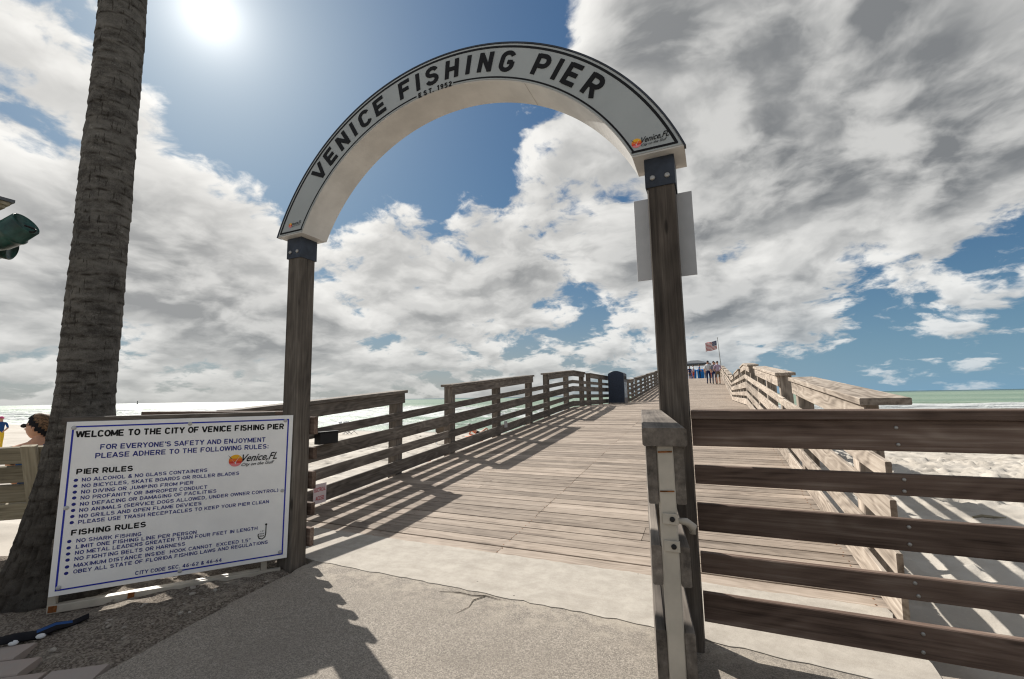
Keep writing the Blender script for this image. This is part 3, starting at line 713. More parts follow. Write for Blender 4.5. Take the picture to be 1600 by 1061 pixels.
def letters(txt, angs, r, h, wx, sw, y, mat='ink_black'):
    for ch, a in zip(txt.replace(' ', ''), angs):
        a = radians(a); glyph('letter', ch, h, wx, sw, AX + r * sin(a), AZ + r * cos(a), a, y, mat, beam)
LA = [-46.3, -40.6, -34.9, -30.2, -25.6, -19.9, -11.0, -6.7, -2.2, 3.9, 8.9, 13.8, 20.0, 29.6, 34.2, 38.4, 44.6]
letters('VENICE FISHING PIER', LA, 1.466, .128, .150, .20, yf)
letters('EST.1952', [-6.4, -4.6, -2.9, -1.6, -0.2, 1.0, 2.35, 3.7], 1.3615, .034, .038, .17, yf)

# text to mesh with the built-in font
def text_mesh(s, bold=0.0, shear=0.0, space=1.0):
    cu = bpy.data.curves.new('t', 'FONT'); cu.body = s; cu.size = 1.0; cu.offset = bold; cu.shear = shear; cu.space_character = space
    cu.resolution_u = 3; cu.fill_mode = 'FRONT'
    ob = bpy.data.objects.new('t', cu); COL.objects.link(ob)
    dg = bpy.context.evaluated_depsgraph_get(); me = bpy.data.meshes.new_from_object(ob.evaluated_get(dg))
    bpy.data.objects.remove(ob); bpy.data.curves.remove(cu); me.materials.clear()
    return me
def text_on(name, s, parent, M, x0, x1, z, cap, mat, bold=0.02, shear=0.0, y=0.0, rise=0.0):
    """text from x0 to x1 on the local XZ plane of M (front = -Y), baseline z, capital height cap"""
    me = text_mesh(s, bold, shear)
    co = np.empty(len(me.vertices) * 3); me.vertices.foreach_get('co', co); co = co.reshape(-1, 3)
    lo, hi = co[:, 0].min(), co[:, 0].max()
    u = x0 + (co[:, 0] - lo) / (hi - lo) * (x1 - x0); w = z + co[:, 1] / 0.73 * cap + rise * (u - x0)
    me.vertices.foreach_set('co', np.stack([u, np.full_like(u, y), w], -1).ravel()); me.update(); me.name = name
    me.materials.append(MATS[mat]); me.flip_normals() if me.polygons and me.polygons[0].normal.y > 0 else None
    return link(bpy.data.objects.new(name, me), parent, M)
def disc(name, parent, M, cx_, cz_, rx, rz, mat, y, n=24, a0=0, a1=360, zlo=None, zhi=None):
    pts = []
    for k in range(n):
        a = radians(a0 + (a1 - a0) * k / n); px_, pz_ = cx_ + rx * cos(a), cz_ + rz * sin(a)
        if zlo is not None: pz_ = max(pz_, zlo)
        if zhi is not None: pz_ = min(pz_, zhi)
        pts.append((px_, y, pz_))
    return meshobj(name, pts, [list(range(n))], mat, parent, M)
def flatpoly(name, parent, M, pts, mat, y): return meshobj(name, [(a, y, c) for a, c in pts], [list(range(len(pts)))], mat, parent, M)
def logo(parent, M, cx_, cz_, s, y, rise=0.0):
    """sunset-and-gull emblem with lettering to its right; s = sun radius"""
    disc('emblem_sun', parent, M, cx_, cz_, s, s, 'logo_yellow', y)
    disc('emblem_sun', parent, M, cx_, cz_, s * .995, s * .995, 'logo_orange', y - .0005, zhi=cz_ + .35 * s)
    disc('emblem_sun', parent, M, cx_, cz_, s * .99, s * .99, 'logo_red', y - .0010, zhi=cz_ - .1 * s)
    disc('emblem_sun', parent, M, cx_, cz_, s * .985, s * .985, 'logo_pink', y - .0015, zhi=cz_ - .45 * s)
    flatpoly('emblem_gull', parent, M, [(cx_ - 1.15 * s, cz_ + 1.0 * s), (cx_ - .1 * s, cz_ - .35 * s), (cx_ + .9 * s, cz_ + 1.25 * s), (cx_ + .12 * s, cz_ - .12 * s), (cx_ + .05 * s, cz_ - .62 * s), (cx_ - .25 * s, cz_ - .2 * s)], 'flag_white', y - .002)
    flatpoly('emblem_gull', parent, M, [(cx_ - 1.15 * s, cz_ + 1.02 * s), (cx_ - .62 * s, cz_ + .28 * s), (cx_ - .5 * s, cz_ + .34 * s)], 'steel_navy', y - .0025)
    text_on('lettering', 'Venice,FL', parent, M, cx_ + 1.0 * s, cx_ + 6.3 * s, cz_ - .25 * s, 1.25 * s, 'ink_black', .012, .45, y - .0030, rise)
    text_on('lettering', 'City on the Gulf', parent, M, cx_ + .9 * s, cx_ + 5.9 * s, cz_ - 1.0 * s, .52 * s, 'ink_black', .012, .45, y - .0035, rise)
I4 = Matrix.Identity(4)
logo(beam, I4, -2.878, 2.513, .018, yf - .0005, .05)
logo(beam, I4, -0.287, 2.508, .0262, yf - .0005, .05)

def gate_post(xb0, xt0, yfr, label, mat):
    Wp = .138; zt = ZB - .006
    p = board('post', arch, (xb0 + Wp / 2, yfr + Wp / 2, -.3), (xt0 + Wp / 2, yfr + Wp / 2, zt), Wp, Wp, (0, 1, 0), mat, .007)
    p['label'] = label
    # steel sleeve
    def xa(z): return xb0 + (xt0 - xb0) * (z + .3) / (zt + .3)
    z0, z1 = 2.275, ZB - .002; e = .007
    V = []
    for z in (z0, z1):
        x = xa(z); V += [(x - e, yfr - e, z), (x + Wp + e, yfr - e, z), (x + Wp + e, yfr + Wp + e, z), (x - e, yfr + Wp + e, z)]
    sl_ = meshobj('steel_sleeve', V, [[0, 1, 5, 4], [1, 2, 6, 5], [2, 3, 7, 6], [3, 0, 4, 7], [0, 3, 2, 1], [4, 5, 6, 7]], 'steel_navy', p)
    for dx_ in (.032, .106): bolt(p, (xa(2.32) + dx_, yfr - e, 2.325), (0, -1, 0), .014)
    return p
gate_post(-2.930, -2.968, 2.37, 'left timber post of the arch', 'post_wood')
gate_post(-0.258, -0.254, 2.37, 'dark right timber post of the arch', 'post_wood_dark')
# back of a small sign on the right post
sgn_ = thing('sign_plate', (-.193, 2.53, 1.81), 'plain grey back of a small metal sign on the right arch post', 'sign')
board('plate', sgn_, (-.193, 2.522, 1.812), (-.193, 2.522, 2.282), .31, .004, (0, 1, 0), 'aluminium', .001)
for z_ in (1.9, 2.2): bolt(sgn_, (-.193, 2.525, z_), (0, 1, 0), .008)

# ------------------------------------------------------------------ gate leaves
LPROF = [(0.04, 0.17), (0.31, 0.40), (0.52, 0.65), (0.745, 0.832), (0.926, 1.060)]
def gate_leaf(p_near, p_far, label, z0=0.0):
    a, b_ = Vector(p_near), Vector(p_far); d = (b_ - a).normalized(); nrm = Vector((-d.y, d.x, 0))
    t = thing('gate_leaf', ((a.x + b_.x) / 2, (a.y + b_.y) / 2, 0), label, 'gate', 'open gate leaves')
    for p in (a + d * .022, b_ - d * .022): board('frame_post', t, (p.x, p.y, z0 + .01), (p.x, p.y, 1.058), .038, .038, d, 'white_metal', .003)
    for zz_ in (.045, .985): board('frame_rail', t, (a.x + d.x * .045, a.y + d.y * .045, zz_ + z0), (b_.x - d.x * .045, b_.y - d.y * .045, zz_ + z0), .034, .034, (0, 0, 1), 'white_metal', .003)
    for sd_ in (-1, 1):
        o = nrm * (sd_ * .031)
        for h0, h1 in LPROF[0 if z0 == 0 else 1:]:
            j = random.uniform(0, .006)
            board('gate_board', t, (a.x + o.x + d.x * j, a.y + o.y + d.y * j, (h0 + h1) / 2), (b_.x + o.x, b_.y + o.y, (h0 + h1) / 2), .0225, h1 - h0, (0, 0, 1), 'rail_wood', .003)
    board('gate_cap', t, (a.x - d.x * .012, a.y - d.y * .012, 1.081), (b_.x, b_.y, 1.081), .10, .042, (0, 0, 1), 'rail_wood', .004)
    return t, a, d, nrm
gl, ga, gd, gn = gate_leaf((-.115, 1.13, 0), (-.313, 2.50, 0), 'gate leaf seen end-on, swung open before the right post')
# latch plate and hasp on the near end
for z_ in (.895, .835):
    p = ga + Vector((.004, -.001, z_)); board('latch_plate', gl, p + Vector((-.017, 0, 0)), p + Vector((.017, 0, 0)), .006, .024, (0, 0, 1), 'white_metal', .001)
    bolt(gl, p + Vector((.004, -.004, 0)), (0, -1, 0), .006, 'black')
v, f = tube([ga + Vector((.016, .03, .885)), ga + Vector((.034, .06, .876)), ga + Vector((.046, .075, .862)), ga + Vector((.045, .075, .846))], [.006, .009, .011, .008], 8)
meshobj('hasp', v, f, 'white_metal', gl, smooth=True)
for z_, s_ in ((1.045, .006), (.955, .005)): meshobj('rust_stain', *[(lambda q_: (q_[0], q_[1]))(tube([ga + Vector((-.016, -.0008, z_)), ga + Vector((.016, -.0008, z_ + .002))], s_ * .35, 6))][0], 'rust', gl)

# left leaf carries the rules sign
SD = Vector((.602, .798, 0)).normalized(); SN = Vector((SD.y, -SD.x, 0))         # SN faces the viewer
SP = Vector((-2.93, 2.36, 0)) + SN * 0.10
def leafpt(u, off=0.0): return SP + SD * u - SN * off
ll, la, ld, ln = gate_leaf(leafpt(-1.17, .066), leafpt(-.05, .066), 'gate leaf behind the welcome sign, swung open', -0.035)
board('lower_frame_rail', ll, leafpt(-1.16, .045) + Vector((0, 0, .008)), leafpt(.03, .045) + Vector((0, 0, -.005)), .03, .045, (0, 0, 1), 'white_metal', .003)
for u_ in (-1.155, -.80): board('rust_patch', ll, leafpt(u_, .0288) + Vector((0, 0, .012)), leafpt(u_ + random.uniform(.015, .04), .0288) + Vector((0, 0, .010)), .003, .036, (0, 0, 1), 'rust', .001)
for z_ in (.12, .9): 
    v, f = tube([leafpt(.0, .06) + Vector((0, 0, z_ - .05)), leafpt(.0, .06) + Vector((0, 0, z_ + .05))], .012, 8); meshobj('hinge', v, f, 'bolt_steel', ll)

def su(zx, zy):
    """zoomed sign pixel -> (u, z) on the sign plane"""
    x, y = zx / 2.302, 600 + zy / 2.302
    d = ray(x, y); nn = Vector((-SD.y, SD.x, 0)); t = nn.dot(SP - CAM) / nn.dot(d); q_ = CAM + d * t
    return (q_ - SP).dot(SD), q_.z
c_ = [su(237, 137), su(1050, 112), su(1037, 625), su(172, 770)]
U0, U1, Z0s, Z1s = (c_[0][0] + c_[3][0]) / 2, (c_[1][0] + c_[2][0]) / 2, (c_[2][1] + c_[3][1]) / 2, (c_[0][1] + c_[1][1]) / 2
sign = thing('rules_sign', tuple(leafpt(-.56)), 'white welcome sign listing pier and fishing rules beside the palm', 'sign')
SM = frame(SP, SD, (0, 0, 1))           # local x = u, z up, -y towards the viewer
pm = boxmesh(U1 - U0, .006, Z1s - Z0s, 'panel_white', .0015)
panel = link(bpy.data.objects.new('panel', pm), sign, SM @ Matrix.Translation((U0, .012, (Z0s + Z1s) / 2)))
yt = .0082
bw = .009; m_ = .026
for (a, b_, c_, d_) in ((U0 + m_, U1 - m_, Z1s - m_ - bw, Z1s - m_), (U0 + m_, U1 - m_, Z0s + m_, Z0s + m_ + bw), (U0 + m_, U0 + m_ + bw, Z0s + m_ + bw, Z1s - m_ - bw), (U1 - m_ - bw, U1 - m_, Z0s + m_ + bw, Z1s - m_ - bw)):
    flatpoly('border_line', panel, SM, [(a, c_), (b_, c_), (b_, d_), (a, d_)], 'ink_blue', yt)
lines = [
    ("WELCOME TO THE CITY OF VENICE FISHING PIER", (272, 193), (1020, 162), .038, 'ink_black', .23),
    ("FOR EVERYONE'S SAFETY AND ENJOYMENT", (358, 236), (955, 208), .031, 'ink_navy', .19),
    ("PLEASE ADHERE TO THE FOLLOWING RULES:", (340, 268), (965, 232), .031, 'ink_navy', .19),
    ("PIER RULES", (272, 326), (476, 313), .031, 'ink_black', .24),
    ("NO ALCOHOL & NO GLASS CONTAINERS", (292, 352), (745, 316), .0215, 'ink_navy', .19),
    ("NO BICYCLES, SKATE BOARDS OR ROLLER BLADES", (291, 374), (860, 327), .0215, 'ink_navy', .19),
    ("NO DIVING OR JUMPING FROM PIER", (289, 396), (694, 361), .0215, 'ink_navy', .19),
    ("NO PROFANITY OR IMPROPER CONDUCT", (287, 417), (745, 377), .0215, 'ink_navy', .19),
    ("NO DEFACING OR DAMAGING OF FACILITIES", (285, 440), (778, 391), .0215, 'ink_navy', .19),
    ("NO ANIMALS (SERVICE DOGS ALLOWED, UNDER OWNER CONTROL)", (282, 462), (1000, 388), .0215, 'ink_navy', .19),
    ("NO GRILLS AND OPEN FLAME DEVICES", (281, 484), (724, 436), .0215, 'ink_navy', .19),
    ("PLEASE USE TRASH RECEPTACLES TO KEEP YOUR PIER CLEAN", (278, 505), (967, 429), .0215, 'ink_navy', .19),
    ("FISHING RULES", (253, 547), (523, 515), .031, 'ink_black', .24),
    ("NO SHARK FISHING", (272, 572), (507, 547), .0215, 'ink_navy', .19),
    ("LIMIT ONE FISHING LINE PER PERSON", (270, 594), (706, 540), .0215, 'ink_navy', .19),
    ("NO METAL LEADERS GREATER THAN FOUR FEET IN LENGTH", (267, 616), (926, 525), .0215, 'ink_navy', .19),
    ("NO FIGHTING BELTS OR HARNESS", (265, 638), (665, 582), .0215, 'ink_navy', .19),
    ("MAXIMUM DISTANCE INSIDE  HOOK CANNOT  EXCEED 1.5\"", (263, 662), (900, 568), .0215, 'ink_navy', .19),
    ("OBEY ALL STATE OF FLORIDA FISHING LAWS AND REGULATIONS", (261, 684), (963, 575), .0215, 'ink_navy', .19),
    ("CITY CODE SEC. 46-62 & 46-64", (485, 689), (797, 640), .022, 'ink_navy', .19)]
for (s_, L_, R_, cap, mt_, bd) in lines:
    (ua, za), (ub, zb) = su(*L_), su(*R_)
    stroke_line('text_line', s_, panel, SM, ua, ub, za, cap, mt_, bd, yt, (zb - za) / (ub - ua))
for bx, by in ((271, 347), (269, 368), (267, 390), (265, 411), (263, 434), (261, 456), (258, 478), (256, 500), (247, 568), (245, 591), (243, 613), (241, 635), (239, 660), (236, 683)):
    u_, z_ = su(bx, by); disc('bullet', panel, SM, u_, z_, .0098, .0092, 'ink_navy', yt, 14)
u_, z_ = su(847, 276); logo(panel, SM, u_, z_, .040, yt, .02)
# fish-hook drawing
u_, z_ = su(945, 540)
hk = [(.018, .055), (.018, .0), (.014, -.022), (-.002, -.034), (-.020, -.028), (-.028, -.010), (-.026, .004)]
L_, R_ = strip(hk, .0032); V = [(u_ + p.x, yt, z_ + p.y) for p in L_ + R_]; n_ = len(L_)
meshobj('hook_icon', V, [[i, i + 1, n_ + i + 1, n_ + i] for i in range(n_ - 1)], 'ink_black', panel, SM)
disc('hook_icon', panel, SM, u_ + .018, z_ + .060, .007, .007, 'ink_black', yt, 12)
text_on('lettering', '1.5"', panel, SM, u_ - .014, u_ + .008, z_ + .014, .009, 'ink_black', .0, 0, yt - .0004)
text_on('lettering', 'HOOK', panel, SM, u_ - .020, u_ + .010, z_ - .002, .008, 'ink_black', .02, 0, yt - .0008)
text_on('lettering', 'MAX', panel, SM, u_ - .018, u_ + .010, z_ - .017, .009, 'ink_black', .03, 0, yt - .0012)
for bx, by in ((264, 158), (683, 143), (1027, 132), (236, 447), (1016, 384), (208, 735), (646, 674), (1007, 605)):
    u_, z_ = su(bx, by); p = SP + SD * u_ + Vector((0, 0, z_)) + SN * -.0085; bolt(panel, p + SN * 0.0, SN, .0125, 'aluminium', 'screw_head')

# ------------------------------------------------------------------ palm
PX, PY = -4.0, 1.63
palm = thing('palm_tree', (PX, PY, 0), 'tall grey ringed palm trunk behind the rules sign', 'palm tree')
zs = []; z = -.15
while z < 8.6: zs.append(z); z += 0.0125
zs = np.array(zs); seg = 96
th = np.linspace(0, 2 * pi, seg, endpoint=False)
rad = np.interp(zs, [-.15, 0, .12, .25, .5, .75, 1.0, 1.3, 2.0, 2.6, 3.4, 4.4, 6.0, 8.6], [.44, .375, .315, .272, .226, .193, .170, .155, .152, .150, .146, .140, .13, .12])
TH, ZZ = np.meshgrid(th, zs); RR = np.repeat(rad[:, None], seg, 1)
cr_, sr_ = np.cos(TH), np.sin(TH)
per = 0.088
zw = ZZ + 0.035 * vnoise(cr_ * 1.2 + 5, sr_ * 1.2 + ZZ * .7 + 5, 1.6, 61) + .11 * vnoise(ZZ * 2, cr_ * 0, 1.3, 62)
ph = (zw / per) % 1.0
ring = (1 - ph) ** 1.3                        # each leaf scar juts out at its lower rim
gn = np.clip(.15 + 1.6 * (vnoise(TH * 3.5, np.floor(zw / per + .5) * 2.7, 1, 68) + .5), 0, 1)
groove = np.clip(1 - np.minimum(ph, 1 - ph) / .07, 0, 1) * gn
hi_ = sstep(ZZ, .1, 1.0)
rag = .3 + 1.5 * (vnoise(TH * 7, np.floor(zw / per) * 3.3, 1, 67) + .5)
Rr = RR + (.0042 * ring * rag - .002) * (0.5 + .5 * hi_) + .010 * vnoise(TH * 3, ZZ * 3, 1, 63) + .006 * vnoise(cr_ * 6 + 20, sr_ * 6 + ZZ * 5 + 20, 2.2, 64)
lowm = 1 - sstep(ZZ, .15, 1.5)
root = np.abs(np.sin(TH * 21 + 3 * vnoise(TH * 2, ZZ * 5, 1, 65) + 7 * np.floor(zw / per))) ** .6
Rr += lowm * (.016 * root - .012) + .010 * lowm * vnoise(cr_ * 9 + 40, ZZ * 9 + sr_ * 9 + 40, 3, 66)
lean = np.stack([.012 * np.sin(ZZ * .7), .01 * np.cos(ZZ * .6)], -1)
V = np.stack([Rr * cr_ + lean[..., 0], Rr * sr_ + lean[..., 1], ZZ], -1).reshape(-1, 3)
nz = len(zs); Fc = []
for i in range(nz - 1):
    a = i * seg; Fc += [[a + k, a + (k + 1) % seg, a + seg + (k + 1) % seg, a + seg + k] for k in range(seg)]
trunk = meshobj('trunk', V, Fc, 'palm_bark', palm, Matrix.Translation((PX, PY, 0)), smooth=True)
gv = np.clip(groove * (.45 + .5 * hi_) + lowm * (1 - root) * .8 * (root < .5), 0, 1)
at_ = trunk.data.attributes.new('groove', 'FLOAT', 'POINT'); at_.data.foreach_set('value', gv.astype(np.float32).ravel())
crown = None
V, Fc = [], []
for k in range(22):
    a = k * 2.4; el = radians(random.uniform(-25, 65)); L = random.uniform(2.0, 2.7)
    p = Vector((0, 0, 8.5)); d = Vector((cos(a) * cos(el), sin(a) * cos(el), sin(el)))
    sidev = Vector((-sin(a), cos(a), 0)); pts = []
    for j in range(19):
        pts.append(p.copy()); p = p + d * (L / 18); d = (d + Vector((0, 0, -.075))).normalized()
    for j in range(2, 19):
        for sg in (-1, 1):
            ll_ = .62 * sin(pi * (j / 19) ** .7) + .1
            tip = pts[j] + sidev * sg * ll_ * .8 + (pts[j] - pts[j - 1]).normalized() * ll_ * .5 - Vector((0, 0, ll_ * .35))
            w_ = (pts[j] - pts[j - 1]) * .28; k0 = len(V)
            V += [pts[j] - w_, pts[j] + w_, tip]; Fc.append([k0, k0 + 1, k0 + 2])
    tv, tf = tube(pts, [.035 - .0016 * j for j in range(19)], 5); k0 = len(V); V += tv; Fc += [[i + k0 for i in ff] for ff in tf]
meshobj('crown', V, Fc, 'palm_leaf', palm, Matrix.Translation((PX, PY, 0)))

# ------------------------------------------------------------------ bench with a sitting woman
B0, B1 = gz(0, 700, .83), gz(75, 697, .83); BD = (B1 - B0); BD.z = 0; BD.normalize(); BN = Vector((BD.y, -BD.x, 0))   # BN faces the viewer
if BN.dot(CAM - B0) < 0: BN = -BN
bench = thing('park_bench', (B0.x, B0.y, -.1), 'weathered timber bench with slanted back legs left of the palm', 'bench')
def bp(u, off, z): return Vector((B0.x, B0.y, 0)) + BD * u + BN * off + Vector((0, 0, z))
GZB = -.14
for k, (z_, o_) in enumerate(((.765, .0), (.605, -.055), (.445, -.11), (.285, -.165))):
    board('back_slat', bench, bp(-1.3, o_, z_), bp(.62, o_, z_), .035, .145, Vector((0, 0, 1)) + BN * .34, 'bench_wood')
for k in range(3): board('seat_slat', bench, bp(-1.3, -.27 - .15 * k, .36), bp(.62, -.27 - .15 * k, .36), .14, .035, (0, 0, 1), 'bench_wood')
for u_ in (.22, -1.15):
    board('leg', bench, bp(u_, -.265, GZB), bp(u_, .068, .845), .04, .10, BD, 'bench_wood')
    board('leg', bench, bp(u_, -.52, GZB), bp(u_, -.50, .34), .085, .045, BD, 'bench_wood')
    board('seat_bearer', bench, bp(u_, -.56, .31), bp(u_, -.09, .31), .045, .06, (0, 0, 1), 'bench_wood')

def skin_body(name, joints, bones, radii, region, mats, parent, M, levels=1):
    me = bpy.data.meshes.new(name); names = list(joints)
    me.from_pydata([joints[k] for k in names], [], [(names.index(a), names.index(b_)) for a, b_ in bones]); me.update()
    ob = bpy.data.objects.new(name, me); COL.objects.link(ob)
    md = ob.modifiers.new('s', 'SKIN'); md.use_smooth_shade = True
    sv = me.skin_vertices[0].data
    for i, k in enumerate(names):
        r = radii[k]; sv[i].radius = r if isinstance(r, tuple) else (r, r); sv[i].use_root = (i == 0)
    sb = ob.modifiers.new('u', 'SUBSURF'); sb.levels = levels; sb.render_levels = levels
    dg = bpy.context.evaluated_depsgraph_get(); m2 = bpy.data.meshes.new_from_object(ob.evaluated_get(dg))
    bpy.data.objects.remove(ob); m2.name = name
    m2.materials.clear()
    for k in mats: m2.materials.append(MATS[k])
    J = np.array([[*((Vector(joints[a]) + Vector(joints[b_])) / 2)] for a, b_ in bones])
    A = np.array([joints[a] for a, b_ in bones]); B = np.array([joints[b_] for a, b_ in bones])
    for p in m2.polygons:
        c = np.array(p.center); t = np.clip(((c - A) * (B - A)).sum(1) / ((B - A) ** 2).sum(1), 0, 1)
        i = int(np.argmin(((A + (B - A) * t[:, None] - c) ** 2).sum(1)))
        p.material_index = region(bones[i], c); p.use_smooth = True
    return link(bpy.data.objects.new(name, m2), parent, M)
def person(loc, heading, height, top, bottom, skinc, hair, label, group=None, arms='down', long_pants=True, sleeves=True, hat=None, bag=None, pose='stand'):
    s_ = height / 1.75
    t = thing('person', loc, label, 'person', group)
    M = Matrix.Translation(loc) @ Matrix.Rotation(heading, 4, 'Z') @ Matrix.Scale(s_, 4)
    J = dict(pelvis=(0, 0, .93), spine=(0, .01, 1.13), chest=(0, 0, 1.34), neck=(0, 0, 1.50), head=(0, -.02, 1.60), crown=(0, -.01, 1.70))
    Rd = dict(pelvis=(.135, .105), spine=(.125, .095), chest=(.15, .105), neck=.055, head=(.075, .088), crown=(.065, .075))
    bones = [('pelvis', 'spine'), ('spine', 'chest'), ('chest', 'neck'), ('neck', 'head'), ('head', 'crown')]
    for sg, n_ in ((-1, 'l'), (1, 'r')):
        J.update({'hip' + n_: (sg * .09, 0, .86), 'knee' + n_: (sg * .10, -.02 - .03 * (sg > 0), .48), 'ank' + n_: (sg * .10, .02, .09), 'toe' + n_: (sg * .12, -.14, .035),
                  'sh' + n_: (sg * .18, 0, 1.41)})
        if arms == 'down': J.update({'el' + n_: (sg * .23, .03, 1.13), 'wr' + n_: (sg * .22, -.04, .89), 'ha' + n_: (sg * .21, -.06, .80)})
        elif arms == 'front': J.update({'el' + n_: (sg * .22, -.02, 1.14), 'wr' + n_: (sg * .14, -.22, 1.16), 'ha' + n_: (sg * .10, -.29, 1.20)})
        else: J.update({'el' + n_: (sg * .27, -.06, 1.16), 'wr' + n_: (sg * .17, -.18, 1.02), 'ha' + n_: (sg * .13, -.24, .97)})
        Rd.update({'hip' + n_: .085, 'knee' + n_: .058, 'ank' + n_: .042, 'toe' + n_: (.036, .028), 'sh' + n_: .062, 'el' + n_: .043, 'wr' + n_: .031, 'ha' + n_: (.034, .022)})
        bones += [('pelvis', 'hip' + n_), ('hip' + n_, 'knee' + n_), ('knee' + n_, 'ank' + n_), ('ank' + n_, 'toe' + n_), ('chest', 'sh' + n_), ('sh' + n_, 'el' + n_), ('el' + n_, 'wr' + n_), ('wr' + n_, 'ha' + n_)]
    def reg(bn, c):
        a, b_ = bn
        if b_.startswith('toe') or (b_.startswith('ank') and c[2] < .10): return 3
        if b_.startswith('ank'): return 1 if long_pants else 2
        if b_.startswith('knee'): return 1 if (long_pants or c[2] > .52) else 2
        if a == 'pelvis' and b_.startswith('hip'): return 1
        if a == 'pelvis': return 1 if c[2] < 1.0 else 0
        if b_ in ('head', 'crown') or (b_ == 'neck' and c[2] > 1.47): return 2
        if b_[:2] == 'ha' and len(b_) == 3: return 2
        if b_[:2] == 'wr': return 2
        if b_[:2] == 'el': return 0 if (sleeves or c[2] > 1.28) else 2
        return 0
    skin_body('body', J, bones, Rd, reg, [top, bottom, skinc, 'cloth_black'], t, M)
    # hair (or hat) shell, face features
    V, Fc = [], []
    for i in range(9):
        el = pi / 2 - i * .22
        for k in range(16):
            a = 2 * pi * k / 16; drop = el if sin(a) > -.35 else max(el, .32)
            V.append((.089 * cos(drop) * cos(a), -.012 + .104 * cos(drop) * sin(a), 1.635 + .112 * sin(drop)))
    for i in range(8):
        for k in range(16): Fc.append([i * 16 + k, i * 16 + (k + 1) % 16, (i + 1) * 16 + (k + 1) % 16, (i + 1) * 16 + k])
    meshobj('hat' if hat else 'hair', V, Fc, hat or hair, t, M, smooth=True)
    if hat:
        v, f = lathe([(.085, 1.655), (.135, 1.650), (.135, 1.656), (.085, 1.664)], 18, False); meshobj('hat_brim', [(a, b_ - .03, c) for a, b_, c in v], f, hat, t, M)
    v, f = tube([(0, -.098, 1.625), (0, -.116, 1.600), (0, -.100, 1.592)], [.008, .013, .008], 6); meshobj('nose', v, f, skinc, t, M, smooth=True)
    if bag:
        v, f = lathe([(.02, 0), (.12, .02), (.14, .15), (.13, .3), (.08, .40), (.02, .42)], 14); meshobj('backpack', [(a, .16 + b_ * .6, c + 1.02) for a, b_, c in v], f, bag, t, M, smooth=True)
    return t

# woman on the bench, head in profile looking along the beach
hc = gz(66, 673, 1.0)
d_ = ray(66, 672); HC = CAM + d_ * (((bp(.42, -.36, 0) - CAM).dot(Vector((BN.x, BN.y, 0)))) / d_.dot(Vector((BN.x, BN.y, 0))))
wt = thing('person', (HC.x, HC.y, GZB), 'woman with dark headband and sunglasses sitting on the bench', 'person')
fx = (-r0 + Vector((0, 0, 0)) + Vector((fwd.x, fwd.y, 0)) * -.12).normalized()        # facing direction
fy = Vector((0, 0, 1)).cross(fx)
HM = Matrix.Identity(4)
for i in range(3): HM[i][0], HM[i][1], HM[i][2], HM[i][3] = fx[i], fy[i], (0, 0, 1)[i], HC[i]
bx_ = -BN; by_ = Vector((0, 0, 1)).cross(bx_); BM = Matrix.Identity(4)
for i in range(3): BM[i][0], BM[i][1], BM[i][2], BM[i][3] = bx_[i], by_[i], (0, 0, 1)[i], HC[i]
J = dict(pelvis=(.02, 0, -.62), spine=(.0, 0, -.43), chest=(-.01, 0, -.24), neck=(-.02, 0, -.10), throat=(0, 0, -.05), head=(.015, 0, .0))
Rd = dict(pelvis=(.15, .14), spine=(.11, .13), chest=(.11, .15), neck=.056, throat=.052, head=.06)
bones = [('pelvis', 'spine'), ('spine', 'chest'), ('chest', 'neck'), ('neck', 'throat'), ('throat', 'head')]
for sg, n_ in ((-1, 'l'), (1, 'r')):
    J.update({'sh' + n_: (-.01, sg * .165, -.18), 'el' + n_: (.06, sg * .21, -.42), 'wr' + n_: (.24, sg * .15, -.56), 'ha' + n_: (.32, sg * .12, -.58), 'hip' + n_: (.06, sg * .09, -.64), 'kn' + n_: (.46, sg * .11, -.60), 'an' + n_: (.48, sg * .11, -HC.z + GZB + .10), 'to' + n_: (.62, sg * .12, -HC.z + GZB + .04)})
    Rd.update({'sh' + n_: .06, 'el' + n_: .042, 'wr' + n_: .03, 'ha' + n_: .028, 'hip' + n_: .09, 'kn' + n_: .06, 'an' + n_: .04, 'to' + n_: .03})
    bones += [('chest', 'sh' + n_), ('sh' + n_, 'el' + n_), ('el' + n_, 'wr' + n_), ('wr' + n_, 'ha' + n_), ('pelvis', 'hip' + n_), ('hip' + n_, 'kn' + n_), ('kn' + n_, 'an' + n_), ('an' + n_, 'to' + n_)]
skin_body('body', J, bones, Rd, lambda bn, c: 1 if (bn[0] in ('pelvis', 'spine', 'chest') and bn[1] not in ('neck',) and c[2] < -.19) else (1 if bn[1][:2] in ('kn',) else 0), ['skin', 'cloth_blue'], wt, BM)
# head: an egg with brow, nose, lips and chin along +x
V, Fc = [], []; nu, nv = 28, 22
for j in range(nv + 1):
    el = -pi / 2 + pi * j / nv
    for i in range(nu):
        a = 2 * pi * i / nu; x, y, z = cos(el) * cos(a), cos(el) * sin(a), sin(el)
        X_, Y_, Z_ = .097 * x, .075 * y, .118 * z
        front = max(0, cos(a)) ** 6 * max(0, cos(el)) 
        if z < -.1: X_ += .012 * front; Y_ *= 1 - .25 * (-z - .1)
        X_ += front * (.030 * exp(-((z + .12) / .10) ** 2) * max(0, cos(a)) ** 30 + .010 * exp(-((z - .20) / .10) ** 2) + .010 * exp(-((z + .48) / .07) ** 2) + .012 * exp(-((z + .80) / .12) ** 2) - .008 * exp(-((z - .05) / .06) ** 2))
        V.append((X_ + .02, Y_, Z_ + .03))
for j in range(nv):
    for i in range(nu): Fc.append([j * nu + i, j * nu + (i + 1) % nu, (j + 1) * nu + (i + 1) % nu, (j + 1) * nu + i])
meshobj('head', V, Fc, 'skin', wt, HM, smooth=True)
